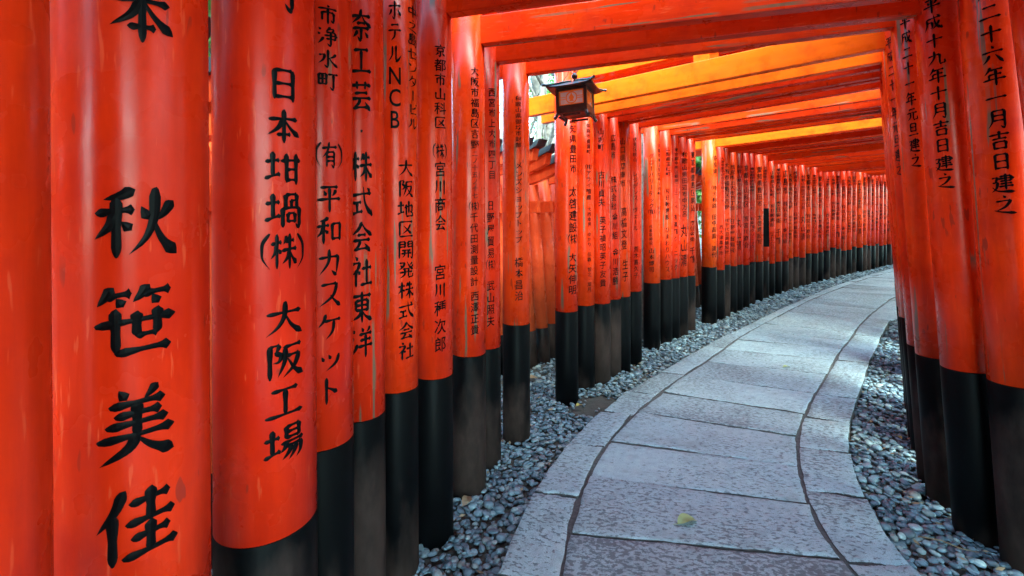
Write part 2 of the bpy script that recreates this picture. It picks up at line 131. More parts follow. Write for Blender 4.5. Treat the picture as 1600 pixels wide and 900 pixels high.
CURVES = {"LE":[[-0.34,-1.6],[-0.339,-1.52],[-0.338,-1.44],[-0.337,-1.36],[-0.337,-1.28],[-0.336,-1.2],[-0.335,-1.12],[-0.334,-1.04],[-0.333,-0.961],[-0.332,-0.881],[-0.332,-0.801],[-0.331,-0.721],[-0.33,-0.641],[-0.329,-0.561],[-0.328,-0.481],[-0.327,-0.401],[-0.327,-0.321],[-0.326,-0.241],[-0.325,-0.161],[-0.324,-0.081],[-0.323,-0.001],[-0.322,0.079],[-0.32,0.158],[-0.317,0.238],[-0.313,0.318],[-0.308,0.398],[-0.301,0.477],[-0.294,0.557],[-0.286,0.636],[-0.278,0.716],[-0.27,0.795],[-0.262,0.875],[-0.252,0.954],[-0.24,1.033],[-0.226,1.111],[-0.209,1.189],[-0.19,1.266],[-0.169,1.343],[-0.147,1.42],[-0.124,1.497],[-0.1,1.573],[-0.077,1.649],[-0.053,1.726],[-0.028,1.802],[-0.003,1.877],[0.024,1.953],[0.052,2.027],[0.082,2.101],[0.113,2.175],[0.146,2.248],[0.18,2.32],[0.215,2.391],[0.252,2.462],[0.291,2.532],[0.331,2.601],[0.373,2.668],[0.417,2.735],[0.462,2.801],[0.508,2.867],[0.555,2.931],[0.603,2.995],[0.652,3.058],[0.702,3.121],[0.753,3.182],[0.805,3.242],[0.859,3.301],[0.913,3.359],[0.969,3.417],[1.024,3.474],[1.08,3.532],[1.135,3.589],[1.19,3.647],[1.245,3.706],[1.3,3.764],[1.354,3.823],[1.408,3.881],[1.463,3.94],[1.517,3.998],[1.571,4.057],[1.626,4.116],[1.681,4.174],[1.736,4.231],[1.792,4.288],[1.849,4.344],[1.906,4.4],[1.964,4.455],[2.022,4.51],[2.08,4.565],[2.138,4.62],[2.196,4.675],[2.254,4.73],[2.312,4.785],[2.37,4.84],[2.428,4.896],[2.485,4.951],[2.543,5.006],[2.601,5.062],[2.658,5.117],[2.716,5.172],[2.774,5.228],[2.831,5.283],[2.889,5.339],[2.947,5.394],[3.004,5.449],[3.062,5.504],[3.12,5.559],[3.179,5.614],[3.237,5.668],[3.296,5.722],[3.355,5.776],[3.414,5.83],[3.473,5.884],[3.532,5.938],[3.591,5.992],[3.65,6.046],[3.709,6.1],[3.768,6.154],[3.827,6.208],[3.886,6.262],[3.945,6.316],[4.004,6.37],[4.063,6.424],[4.122,6.477],[4.181,6.531],[4.24,6.585],[4.299,6.639],[4.358,6.693],[4.417,6.747],[4.476,6.801],[4.535,6.855],[4.594,6.909],[4.653,6.963],[4.712,7.017],[4.771,7.071],[4.831,7.124],[4.891,7.177],[4.951,7.229],[5.012,7.28],[5.074,7.331],[5.136,7.381],[5.199,7.431],[5.261,7.481],[5.324,7.531],[5.386,7.58],[5.449,7.63],[5.511,7.68],[5.574,7.73],[5.637,7.779],[5.699,7.829],[5.762,7.879],[5.824,7.929],[5.887,7.978],[5.95,8.028],[6.012,8.078],[6.075,8.127],[6.137,8.177],[6.2,8.227],[6.263,8.276],[6.326,8.326],[6.389,8.375],[6.452,8.423],[6.516,8.472],[6.579,8.52],[6.643,8.568],[6.707,8.616],[6.771,8.664],[6.835,8.712],[6.899,8.76],[6.963,8.809],[7.026,8.857],[7.09,8.905],[7.154,8.953],[7.218,9.001],[7.282,9.049],[7.346,9.097],[7.41,9.145],[7.474,9.193],[7.537,9.241],[7.601,9.289],[7.665,9.337],[7.729,9.385],[7.793,9.433],[7.858,9.479],[7.924,9.525],[7.99,9.569],[8.058,9.611],[8.127,9.651],[8.196,9.691],[8.266,9.73],[8.336,9.769],[8.405,9.808],[8.475,9.847],[8.545,9.886],[8.615,9.925],[8.685,9.963],[8.755,10.002],[8.825,10.041],[8.894,10.08],[8.964,10.118],[9.035,10.155],[9.106,10.191],[9.179,10.223],[9.253,10.251],[9.328,10.277],[9.404,10.299],[9.481,10.32],[9.559,10.34],[9.636,10.359],[9.714,10.378],[9.791,10.398],[9.869,10.417],[9.946,10.437],[10.024,10.456],[10.101,10.475],[10.179,10.495],[10.257,10.514],[10.334,10.534],[10.412,10.553],[10.489,10.572],[10.567,10.592],[10.644,10.611],[10.722,10.63],[10.799,10.65],[10.877,10.669],[10.955,10.688],[11.032,10.706],[11.11,10.722],[11.189,10.736],[11.268,10.748],[11.347,10.757],[11.426,10.764],[11.506,10.77],[11.586,10.775],[11.665,10.78],[11.745,10.786],[11.825,10.791],[11.905,10.796],[11.984,10.801],[12.064,10.806],[12.144,10.812],[12.224,10.817],[12.304,10.822],[12.383,10.827],[12.463,10.832],[12.543,10.838],[12.623,10.843],[12.702,10.848],[12.782,10.853],[12.862,10.858],[12.942,10.864],[13.021,10.869],[13.101,10.874],[13.181,10.879],[13.261,10.884],[13.34,10.89],[13.42,10.895],[13.5,10.9]],"LJ":[[-0.06,-1.6],[-0.059,-1.52],[-0.058,-1.441],[-0.057,-1.361],[-0.057,-1.281],[-0.056,-1.202],[-0.055,-1.122],[-0.054,-1.042],[-0.053,-0.962],[-0.052,-0.883],[-0.052,-0.803],[-0.051,-0.723],[-0.05,-0.644],[-0.049,-0.564],[-0.048,-0.484],[-0.047,-0.405],[-0.047,-0.325],[-0.046,-0.245],[-0.045,-0.166],[-0.044,-0.086],[-0.043,-0.006],[-0.042,0.074],[-0.04,0.153],[-0.037,0.233],[-0.034,0.312],[-0.028,0.392],[-0.022,0.471],[-0.015,0.55],[-0.007,0.63],[0.001,0.709],[0.009,0.788],[0.017,0.868],[0.025,0.947],[0.035,1.026],[0.044,1.105],[0.055,1.184],[0.067,1.263],[0.079,1.341],[0.093,1.42],[0.11,1.498],[0.128,1.575],[0.148,1.652],[0.171,1.728],[0.195,1.804],[0.22,1.879],[0.246,1.955],[0.274,2.029],[0.303,2.103],[0.333,2.177],[0.366,2.249],[0.401,2.32],[0.439,2.391],[0.478,2.46],[0.52,2.527],[0.563,2.594],[0.608,2.66],[0.654,2.725],[0.701,2.789],[0.749,2.852],[0.799,2.915],[0.849,2.977],[0.899,3.038],[0.95,3.099],[1.002,3.16],[1.053,3.221],[1.104,3.282],[1.156,3.343],[1.209,3.403],[1.262,3.462],[1.316,3.52],[1.372,3.577],[1.427,3.635],[1.483,3.691],[1.538,3.749],[1.593,3.807],[1.646,3.866],[1.699,3.925],[1.752,3.985],[1.804,4.045],[1.856,4.105],[1.909,4.165],[1.961,4.225],[2.014,4.285],[2.067,4.344],[2.121,4.404],[2.174,4.462],[2.228,4.521],[2.283,4.579],[2.338,4.637],[2.393,4.694],[2.449,4.751],[2.505,4.807],[2.563,4.863],[2.62,4.918],[2.678,4.972],[2.736,5.027],[2.794,5.081],[2.853,5.136],[2.911,5.191],[2.969,5.245],[3.027,5.3],[3.084,5.355],[3.142,5.41],[3.199,5.465],[3.257,5.52],[3.314,5.576],[3.372,5.631],[3.429,5.686],[3.486,5.742],[3.544,5.797],[3.601,5.852],[3.659,5.907],[3.716,5.963],[3.773,6.018],[3.831,6.073],[3.889,6.128],[3.946,6.183],[4.005,6.237],[4.064,6.291],[4.124,6.343],[4.184,6.396],[4.244,6.447],[4.305,6.499],[4.366,6.551],[4.427,6.602],[4.487,6.654],[4.548,6.705],[4.609,6.757],[4.67,6.808],[4.73,6.86],[4.791,6.911],[4.852,6.963],[4.913,7.015],[4.974,7.066],[5.035,7.117],[5.096,7.169],[5.157,7.22],[5.218,7.271],[5.279,7.322],[5.341,7.373],[5.402,7.423],[5.464,7.474],[5.525,7.525],[5.586,7.576],[5.648,7.626],[5.709,7.677],[5.771,7.728],[5.832,7.779],[5.894,7.829],[5.955,7.88],[6.016,7.931],[6.078,7.981],[6.14,8.031],[6.203,8.081],[6.266,8.129],[6.33,8.177],[6.394,8.224],[6.459,8.27],[6.524,8.316],[6.589,8.363],[6.654,8.409],[6.719,8.455],[6.784,8.501],[6.849,8.547],[6.914,8.593],[6.979,8.639],[7.044,8.685],[7.109,8.731],[7.174,8.777],[7.239,8.823],[7.305,8.869],[7.37,8.914],[7.436,8.959],[7.503,9.002],[7.57,9.045],[7.638,9.086],[7.706,9.127],[7.775,9.167],[7.844,9.207],[7.913,9.247],[7.982,9.287],[8.051,9.327],[8.12,9.367],[8.189,9.407],[8.258,9.447],[8.327,9.487],[8.396,9.527],[8.465,9.567],[8.533,9.607],[8.602,9.647],[8.672,9.687],[8.741,9.725],[8.812,9.761],[8.884,9.793],[8.957,9.822],[9.032,9.848],[9.108,9.871],[9.185,9.892],[9.262,9.911],[9.339,9.931],[9.416,9.95],[9.494,9.97],[9.571,9.989],[9.648,10.009],[9.726,10.028],[9.803,10.048],[9.88,10.067],[9.957,10.087],[10.035,10.106],[10.112,10.126],[10.189,10.145],[10.266,10.165],[10.344,10.184],[10.421,10.204],[10.498,10.223],[10.576,10.243],[10.653,10.262],[10.73,10.282],[10.807,10.301],[10.885,10.32],[10.962,10.339],[11.04,10.357],[11.117,10.374],[11.196,10.387],[11.274,10.399],[11.353,10.407],[11.432,10.414],[11.512,10.42],[11.591,10.426],[11.671,10.431],[11.75,10.436],[11.83,10.441],[11.909,10.446],[11.989,10.451],[12.068,10.457],[12.148,10.462],[12.228,10.467],[12.307,10.472],[12.387,10.477],[12.466,10.483],[12.546,10.488],[12.625,10.493],[12.705,10.498],[12.784,10.503],[12.864,10.509],[12.943,10.514],[13.023,10.519],[13.102,10.524],[13.182,10.529],[13.261,10.534],[13.341,10.54],[13.42,10.545],[13.5,10.55]],"RJ":[[1.08,-1.6],[1.08,-1.52],[1.081,-1.441],[1.081,-1.361],[1.082,-1.281],[1.082,-1.201],[1.083,-1.122],[1.083,-1.042],[1.083,-0.962],[1.084,-0.882],[1.084,-0.803],[1.085,-0.723],[1.085,-0.643],[1.085,-0.563],[1.086,-0.484],[1.086,-0.404],[1.087,-0.324],[1.087,-0.244],[1.088,-0.165],[1.088,-0.085],[1.088,-0.005],[1.089,0.075],[1.089,0.154],[1.089,0.234],[1.09,0.314],[1.09,0.394],[1.09,0.473],[1.09,0.553],[1.09,0.633],[1.09,0.713],[1.09,0.792],[1.09,0.872],[1.09,0.952],[1.09,1.032],[1.09,1.111],[1.089,1.191],[1.089,1.271],[1.089,1.35],[1.091,1.43],[1.097,1.508],[1.106,1.586],[1.12,1.663],[1.14,1.74],[1.164,1.815],[1.192,1.889],[1.224,1.962],[1.258,2.033],[1.294,2.105],[1.331,2.175],[1.37,2.244],[1.411,2.313],[1.453,2.38],[1.497,2.446],[1.544,2.511],[1.592,2.574],[1.641,2.637],[1.692,2.698],[1.744,2.759],[1.796,2.819],[1.849,2.879],[1.902,2.938],[1.955,2.998],[2.008,3.057],[2.062,3.116],[2.116,3.175],[2.169,3.234],[2.223,3.293],[2.276,3.352],[2.33,3.411],[2.383,3.471],[2.436,3.53],[2.489,3.59],[2.542,3.649],[2.595,3.709],[2.648,3.768],[2.702,3.828],[2.755,3.886],[2.81,3.945],[2.864,4.003],[2.92,4.06],[2.976,4.116],[3.032,4.173],[3.088,4.23],[3.144,4.287],[3.199,4.344],[3.254,4.402],[3.308,4.461],[3.362,4.52],[3.416,4.578],[3.47,4.637],[3.525,4.694],[3.58,4.752],[3.636,4.809],[3.692,4.865],[3.749,4.922],[3.806,4.978],[3.862,5.034],[3.919,5.09],[3.976,5.146],[4.033,5.202],[4.09,5.257],[4.148,5.312],[4.206,5.367],[4.264,5.421],[4.323,5.475],[4.381,5.529],[4.44,5.583],[4.499,5.637],[4.558,5.691],[4.617,5.744],[4.676,5.798],[4.735,5.852],[4.793,5.906],[4.852,5.96],[4.911,6.013],[4.97,6.067],[5.029,6.121],[5.089,6.173],[5.15,6.222],[5.214,6.266],[5.28,6.304],[5.351,6.335],[5.425,6.359],[5.501,6.378],[5.578,6.395],[5.657,6.41],[5.735,6.426],[5.812,6.443],[5.887,6.464],[5.961,6.49],[6.031,6.522],[6.098,6.561],[6.163,6.605],[6.226,6.652],[6.288,6.702],[6.349,6.753],[6.411,6.804],[6.472,6.855],[6.534,6.905],[6.595,6.956],[6.657,7.006],[6.719,7.056],[6.782,7.106],[6.844,7.155],[6.907,7.204],[6.971,7.253],[7.034,7.301],[7.098,7.348],[7.163,7.395],[7.227,7.442],[7.292,7.488],[7.357,7.534],[7.422,7.58],[7.488,7.626],[7.553,7.672],[7.618,7.718],[7.683,7.764],[7.748,7.81],[7.814,7.856],[7.879,7.901],[7.945,7.946],[8.011,7.99],[8.078,8.034],[8.145,8.078],[8.212,8.12],[8.28,8.162],[8.348,8.203],[8.417,8.244],[8.486,8.284],[8.555,8.324],[8.624,8.364],[8.692,8.404],[8.761,8.445],[8.83,8.484],[8.9,8.524],[8.969,8.564],[9.038,8.603],[9.108,8.642],[9.178,8.679],[9.249,8.714],[9.322,8.746],[9.396,8.775],[9.471,8.8],[9.547,8.824],[9.623,8.845],[9.7,8.866],[9.778,8.886],[9.855,8.906],[9.932,8.925],[10.01,8.945],[10.087,8.964],[10.164,8.984],[10.242,9.003],[10.319,9.023],[10.396,9.042],[10.473,9.062],[10.551,9.081],[10.628,9.101],[10.705,9.12],[10.783,9.14],[10.86,9.159],[10.938,9.178],[11.015,9.197],[11.093,9.215],[11.17,9.233],[11.248,9.249],[11.327,9.264],[11.405,9.276],[11.484,9.287],[11.563,9.296],[11.642,9.303],[11.722,9.31],[11.801,9.316],[11.881,9.322],[11.96,9.327],[12.04,9.332],[12.12,9.338],[12.199,9.343],[12.279,9.348],[12.358,9.353],[12.438,9.358],[12.518,9.364],[12.597,9.369],[12.677,9.374],[12.756,9.379],[12.836,9.384],[12.915,9.389],[12.995,9.395],[13.075,9.4],[13.154,9.405]],"RE":[[1.32,-1.6],[1.32,-1.52],[1.319,-1.44],[1.319,-1.361],[1.318,-1.281],[1.318,-1.201],[1.317,-1.121],[1.317,-1.042],[1.317,-0.962],[1.316,-0.882],[1.316,-0.802],[1.315,-0.723],[1.315,-0.643],[1.315,-0.563],[1.314,-0.483],[1.314,-0.404],[1.313,-0.324],[1.313,-0.244],[1.312,-0.164],[1.312,-0.085],[1.312,-0.005],[1.311,0.075],[1.311,0.155],[1.31,0.234],[1.309,0.314],[1.309,0.394],[1.308,0.474],[1.307,0.553],[1.306,0.633],[1.305,0.713],[1.304,0.793],[1.303,0.872],[1.302,0.952],[1.301,1.032],[1.3,1.112],[1.3,1.191],[1.3,1.271],[1.301,1.351],[1.306,1.429],[1.316,1.508],[1.33,1.585],[1.351,1.66],[1.377,1.735],[1.406,1.808],[1.439,1.881],[1.473,1.953],[1.51,2.024],[1.547,2.094],[1.587,2.163],[1.628,2.231],[1.671,2.298],[1.716,2.364],[1.763,2.428],[1.811,2.491],[1.861,2.554],[1.912,2.615],[1.964,2.676],[2.016,2.736],[2.069,2.796],[2.122,2.855],[2.175,2.915],[2.228,2.974],[2.281,3.034],[2.335,3.093],[2.388,3.152],[2.441,3.212],[2.495,3.271],[2.548,3.33],[2.601,3.39],[2.654,3.449],[2.708,3.508],[2.762,3.567],[2.815,3.626],[2.87,3.685],[2.924,3.743],[2.978,3.801],[3.033,3.859],[3.087,3.918],[3.142,3.976],[3.197,4.034],[3.251,4.092],[3.306,4.15],[3.361,4.208],[3.416,4.266],[3.471,4.324],[3.525,4.382],[3.58,4.439],[3.635,4.497],[3.69,4.555],[3.745,4.613],[3.8,4.671],[3.855,4.729],[3.91,4.786],[3.965,4.844],[4.02,4.9],[4.078,4.952],[4.138,4.997],[4.201,5.034],[4.27,5.058],[4.342,5.072],[4.418,5.078],[4.496,5.078],[4.575,5.077],[4.653,5.08],[4.728,5.089],[4.8,5.106],[4.868,5.135],[4.933,5.173],[4.995,5.218],[5.056,5.268],[5.115,5.321],[5.175,5.373],[5.236,5.425],[5.296,5.477],[5.357,5.529],[5.418,5.581],[5.479,5.632],[5.539,5.684],[5.6,5.736],[5.661,5.787],[5.722,5.839],[5.783,5.89],[5.844,5.942],[5.905,5.993],[5.966,6.044],[6.027,6.095],[6.088,6.147],[6.149,6.198],[6.211,6.249],[6.272,6.3],[6.333,6.351],[6.395,6.402],[6.456,6.452],[6.518,6.503],[6.579,6.554],[6.641,6.605],[6.702,6.656],[6.764,6.706],[6.826,6.757],[6.888,6.807],[6.95,6.857],[7.012,6.906],[7.075,6.955],[7.139,7.004],[7.202,7.052],[7.266,7.099],[7.331,7.146],[7.395,7.193],[7.46,7.239],[7.525,7.285],[7.59,7.332],[7.655,7.378],[7.721,7.424],[7.786,7.47],[7.851,7.516],[7.916,7.562],[7.982,7.607],[8.047,7.653],[8.113,7.697],[8.179,7.742],[8.246,7.786],[8.313,7.829],[8.38,7.871],[8.448,7.913],[8.517,7.954],[8.585,7.995],[8.654,8.035],[8.723,8.075],[8.792,8.115],[8.861,8.155],[8.93,8.195],[8.999,8.235],[9.068,8.275],[9.137,8.315],[9.207,8.354],[9.277,8.392],[9.348,8.427],[9.42,8.46],[9.493,8.49],[9.568,8.516],[9.644,8.54],[9.72,8.561],[9.798,8.581],[9.875,8.601],[9.952,8.621],[10.029,8.64],[10.107,8.66],[10.184,8.679],[10.261,8.699],[10.339,8.718],[10.416,8.738],[10.494,8.757],[10.571,8.777],[10.648,8.796],[10.726,8.816],[10.803,8.835],[10.88,8.855],[10.958,8.874],[11.035,8.893],[11.113,8.912],[11.19,8.93],[11.268,8.947],[11.346,8.962],[11.425,8.976],[11.503,8.987],[11.582,8.996],[11.662,9.004],[11.741,9.011],[11.821,9.017],[11.9,9.022],[11.98,9.028],[12.059,9.033],[12.139,9.038],[12.219,9.043],[12.298,9.049],[12.378,9.054],[12.457,9.059],[12.537,9.064],[12.617,9.069],[12.696,9.075],[12.776,9.08],[12.855,9.085],[12.935,9.09],[13.014,9.095],[13.094,9.101],[13.174,9.106]]}
JOINTS_LEFT = [[0.177,0.109],[0.677,0.609],[1.177,1.109],[1.677,1.609],[2.177,2.109],[2.677,2.609],[3.177,3.109],[3.677,3.609],[4.163,4.091],[4.649,4.543],[5.068,4.939],[5.57,5.441],[6.536,6.365],[7.097,6.912],[7.718,7.544],[8.353,8.172],[8.972,8.789],[9.527,9.346],[10.15,9.974],[10.715,10.536],[11.267,11.078],[11.947,11.756],[12.531,12.348],[13.088,12.9],[13.635,13.447],[14.309,14.125],[14.982,14.762],[15.639,15.42],[16.302,16.012],[16.889,16.595],[17.522,17.227],[18.177,17.844],[18.759,18.402],[19.414,19.059],[20.078,19.722]]
JOINTS_MID = [[0.008,-0.179],[0.428,0.241],[0.848,0.661],[1.268,1.081],[1.688,1.501],[2.108,1.921],[2.528,2.341],[2.948,2.761],[3.368,3.181],[3.79,3.5],[4.166,3.819],[4.608,4.151],[5.015,4.493],[5.436,4.903],[5.878,5.377],[6.34,5.801],[6.736,6.216],[7.188,6.576],[7.59,6.931],[7.996,7.269],[8.431,7.692],[8.803,8.071],[9.21,8.467],[9.612,8.818],[10.018,9.223],[10.481,9.834],[10.946,10.231],[11.321,10.595],[11.75,11.024],[12.139,11.388],[12.575,11.766],[13.042,12.236],[13.426,12.619],[13.835,12.96],[14.239,13.329],[14.68,13.771],[15.132,14.195],[15.506,14.355],[15.896,14.674],[16.303,15.079],[16.77,15.544],[17.216,15.991],[17.649,16.369],[18.116,16.688],[18.526,17.098],[18.976,17.545],[19.371,17.941],[19.767,18.224]]
JOINTS_RIGHT = [[0.017,-0.017],[0.467,0.433],[0.917,0.883],[1.367,1.333],[1.817,1.783],[2.267,2.233],[2.717,2.683],[3.167,3.133],[3.6,3.535],[4.028,3.938],[4.457,4.344],[4.876,4.805],[5.819,5.712],[6.358,6.181],[6.873,6.709],[7.332,7.156],[7.809,7.638],[8.36,8.063],[8.855,8.787],[9.3,9.212],[9.768,9.551],[10.279,10.056],[10.822,10.66],[11.317,11.147],[11.787,11.603],[12.322,12.135],[12.799,12.604],[13.272,13.06],[13.781,13.569],[14.283,14.034],[14.826,14.53],[15.321,15.027],[15.838,15.541],[16.333,16.019],[16.854,16.506],[17.402,17.051],[17.854,17.503]]

GLYPHS = """
本 h12,34 88,28;v50,6 50,94;p48,32 34,56 8,76;n52,32 68,54 94,74;h32,74 68,70
秋 p46,8 34,16 14,22;h6,40 48,34;v28,20 28,95;p27,40 20,56 4,72;d34,50 44,60;d56,30 64,46;p92,22 82,38 72,48;p72,6 70,45 60,72 42,92;n70,48 80,72 99,93
笹 p22,4 16,14 6,26;h16,16 44,11;d28,17 35,27;p62,2 56,12 46,22;h56,13 90,8;d68,14 75,25;h4,52 96,42;v26,32 27,86;h27,88 90,82;v50,36 50,66;v74,32 74,64;h50,67 74,64
美 d30,4 38,16;p72,2 66,10 58,18;h20,25 82,20;h26,38 78,34;h16,51 86,46;v50,22 50,64;h6,68 94,61;p50,62 40,80 8,98;n52,68 68,82 94,95
佳 p34,4 24,28 4,52;v22,32 22,96;h42,22 88,17;v65,6 65,48;h38,48 94,43;h44,68 88,63;v65,50 65,88;h34,91 98,85
日 v26,12 26,90;h26,14 74,11;v75,10 75,92;h28,49 74,46;h27,84 75,81
坩 h4,36 38,30;v21,10 21,74;h2,80 40,66;h42,32 98,26;v56,12 57,88;v84,10 84,92;h57,54 84,52;h57,82 84,80
堝 h4,36 38,30;v21,10 21,74;h2,80 40,66;v54,10 54,44;h54,11 86,8;v86,8 86,42;v70,24 70,42;h68,26 86,24;v46,46 46,97;h46,47 94,43;v94,43 94,94;p94,94 88,94 82,86;v60,60 60,84;h60,61 80,59;v80,59 80,84;h60,82 80,80
株 h4,32 40,26;v23,6 23,96;p22,32 16,54 2,70;d28,44 38,56;p58,10 54,20 46,32;h54,25 88,20;h42,49 98,42;v70,4 70,97;p68,48 60,68 42,84;n72,50 82,68 99,84
大 h8,38 92,30;p50,6 48,42 34,70 6,94;n51,40 66,68 96,93
阪 v14,10 14,97;h14,12 36,8;p36,9 32,20 26,28;p26,28 40,36 34,52 20,54;h46,16 92,10;p50,16 48,54 32,93;h54,40 86,36;p86,36 74,66 44,96;n56,46 74,76 99,95
工 h18,20 82,14;v50,18 50,82;h4,87 96,80
場 h2,36 36,30;v19,10 19,74;h1,80 38,66;v52,6 52,38;h52,8 86,5;v86,5 86,38;h52,22 86,20;h52,37 86,35;h40,50 98,45;p54,50 48,62 38,72;h52,60 92,56;p92,56 90,80 78,96;p66,60 58,76 42,92;p79,59 72,78 58,96
町 v8,20 8,74;h8,22 42,18;v42,18 42,72;h8,46 42,44;v25,20 25,70;h8,71 42,69;h50,20 98,14;v76,17 76,90;p76,92 68,92 58,80
市 d48,2 55,13;h6,25 94,18;v24,40 24,82;h24,42 78,38;v78,38 78,80;p78,80 72,84 64,74;v50,20 50,98
浄 d8,10 18,21;d4,34 14,45;p30,58 18,76 4,92;p60,2 54,12 40,26;h56,12 78,9;p78,9 74,18 66,26;h42,30 86,26;v86,26 86,62;h34,47 98,42;h42,63 86,60;v64,28 64,94;p64,94 56,94 46,84
水 v50,6 50,92;p50,93 42,92 32,82;h10,37 36,32;p36,32 28,58 6,80;p88,22 74,38 56,48;n54,44 70,66 98,87
有 h6,25 94,17;p46,2 36,34 6,62;v32,40 32,96;h32,41 76,37;v76,37 76,92;p76,94 68,94 58,84;h34,58 74,56;h34,74 74,72
平 h16,14 84,9;d28,24 37,41;p75,20 70,30 60,42;h4,57 96,49;v50,12 50,98
和 p44,6 32,14 12,20;h4,38 48,32;v27,16 27,96;p26,38 18,58 2,74;d32,48 44,60;v60,26 61,84;h60,28 94,24;v93,24 91,84;h61,79 92,76
カ h10,36 86,28;p85,28 80,60 76,90;p76,92 68,88 56,76;p48,6 44,50 10,94
ス h18,18 78,12;p79,12 62,54 8,92;n52,52 68,70 94,92
ケ p34,8 26,30 6,52;h28,32 94,26;p66,30 60,66 34,94
ッ d18,42 27,58;d44,36 53,52;p86,38 74,66 34,92
ト v36,6 36,96;n38,38 58,48 80,60
奈 h8,25 92,18;p50,2 42,24 8,48;n54,22 68,38 97,52;h32,46 68,43;h14,63 86,57;v50,60 50,96;p50,97 42,96 34,86;p34,70 26,80 14,90;d66,70 82,86
芸 h6,20 94,14;v30,6 32,30;v68,4 66,28;h22,44 78,39;h6,62 94,55;p46,60 36,76 16,88;h14,91 78,84;d66,68 90,94
式 h6,32 94,22;h12,56 48,52;v30,54 30,84;h6,91 54,80;n58,4 66,56 97,94;p96,94 95,84 94,72;d74,6 88,16
会 p50,4 36,26 4,48;n50,6 66,26 98,46;h32,46 68,43;h12,64 88,58;p44,62 36,78 20,90;h16,92 76,85;d62,70 88,96
社 d22,2 33,13;h6,26 42,22;p42,22 28,46 4,62;v24,44 24,97;d30,46 43,57;h50,40 94,35;v72,10 72,88;h44,91 98,85
東 h8,18 92,12;v24,30 24,62;h24,31 76,27;v76,27 76,62;h24,46 76,43;h24,61 76,58;v50,2 50,98;p48,62 36,78 8,92;n52,62 66,78 97,92
洋 d8,10 18,21;d4,34 14,45;p30,58 18,76 4,92;d48,4 57,17;p86,2 80,10 70,18;h38,27 94,21;h42,45 90,40;h34,65 98,58;v66,24 66,98
ホ h8,34 92,28;v50,6 50,92;p50,94 42,94 32,82;p28,50 22,66 8,80;d70,48 92,78
テ h24,18 76,13;h6,46 94,40;p52,44 48,74 24,96
ル p34,14 32,58 6,90;v58,10 58,86;p58,90 76,78 96,54
中 v14,28 16,68;h14,29 86,25;v86,25 84,66;h16,63 84,60;v50,2 50,98
之 d46,2 57,15;h16,34 78,28;p78,28 52,62 12,84;n8,80 40,88 99,94
島 p50,0 46,6 40,10;v24,10 24,56;h24,11 74,8;v74,8 74,32;h24,22 74,20;h24,33 74,31;h24,46 94,42;h14,58 90,55;v90,55 88,94;p88,96 80,96 70,86;v14,66 14,88;h14,88 68,84;v66,66 66,86;v40,62 40,87
セ h6,44 84,32;p86,32 80,44 68,54;v32,10 34,82;h34,86 90,80
ン d12,20 34,40;p92,30 70,66 14,90
タ p44,4 36,30 10,56;h36,26 84,20;p84,20 70,64 26,98;d38,46 64,64
ー v50,8 50,92
ビ v30,10 30,80;h30,86 90,78;p82,26 60,42 32,48;d78,2 86,13;d92,0 99,9
地 h2,36 36,30;v19,10 19,74;h1,80 38,66;h40,44 90,28;v90,28 88,64;p88,66 82,66 74,58;v66,6 66,72;v50,26 50,86;h50,91 94,87;v94,88 94,68
区 h10,12 92,8;v12,12 12,88;h12,91 96,86;p76,24 58,52 26,76;n34,32 56,52 84,76
開 v10,8 10,98;h10,10 42,8;h10,24 42,22;h10,38 42,36;v42,8 42,38;v60,8 60,36;h60,8 92,6;h60,22 90,20;h60,36 90,34;v92,6 92,94;p92,95 84,96 76,86;h24,56 78,53;h20,73 82,69;p40,54 38,80 26,94;v62,54 62,96
発 h10,14 40,12;p40,12 30,32 4,52;d14,24 25,35;n54,6 68,30 97,50;p88,10 80,18 68,23;p96,24 88,32 76,38;h30,46 70,44;h12,65 90,60;p40,46 38,76 10,96;v64,46 62,86;h62,91 92,88;v93,88 93,70
成 h16,22 92,16;p18,22 18,60 4,94;h20,46 46,43;p46,43 46,76 34,76;n56,4 66,62 95,92;p94,92 93,84 93,70;p82,40 70,66 44,88;d72,2 86,13
十 h6,46 94,39;v50,6 50,96
九 h10,36 72,30;p44,6 42,50 6,92;v72,30 70,86;h70,91 96,86;v96,87 95,66
年 p34,2 26,20 8,40;h30,18 86,13;h26,42 80,38;v28,42 28,66;h2,69 98,61;v56,16 56,98
月 p28,8 28,60 8,96;h28,9 78,6;v78,6 78,92;p78,95 70,95 60,84;h29,34 77,32;h29,59 77,57
吉 h8,23 92,16;v50,2 50,42;h20,44 80,39;v26,58 28,96;h26,60 76,56;v76,56 74,96;h28,92 74,90
建 h38,16 84,12;v84,12 84,38;h30,28 98,24;h40,40 84,37;h40,54 88,50;h34,68 94,63;v62,2 62,84;h6,24 30,20;p30,20 20,44 12,52;h8,48 30,46;p30,46 22,76 2,96;n6,70 30,90 99,95
六 d46,2 55,17;h6,37 94,30;p36,50 26,72 6,92;d60,48 92,92
一 h6,54 94,46
二 h22,24 78,19;h4,81 96,74
元 h24,18 78,13;h6,44 94,38;p38,44 34,72 6,94;v62,42 62,86;h62,91 94,88;v95,88 94,66
旦 v28,8 28,64;h28,9 74,6;v74,6 74,64;h28,34 74,32;h28,61 74,59;h6,90 94,84
川 p20,10 20,60 6,92;v50,14 50,80;v82,6 82,96
山 v50,4 50,84;v14,40 14,86;h14,88 86,85;v86,38 86,94
京 d46,2 55,14;h6,24 94,18;v26,34 26,58;h26,35 74,32;v74,32 74,58;h26,57 74,55;v50,58 50,94;p50,95 44,95 34,86;p34,68 26,78 12,88;d66,66 86,86
・ v50,44 50,56
"""
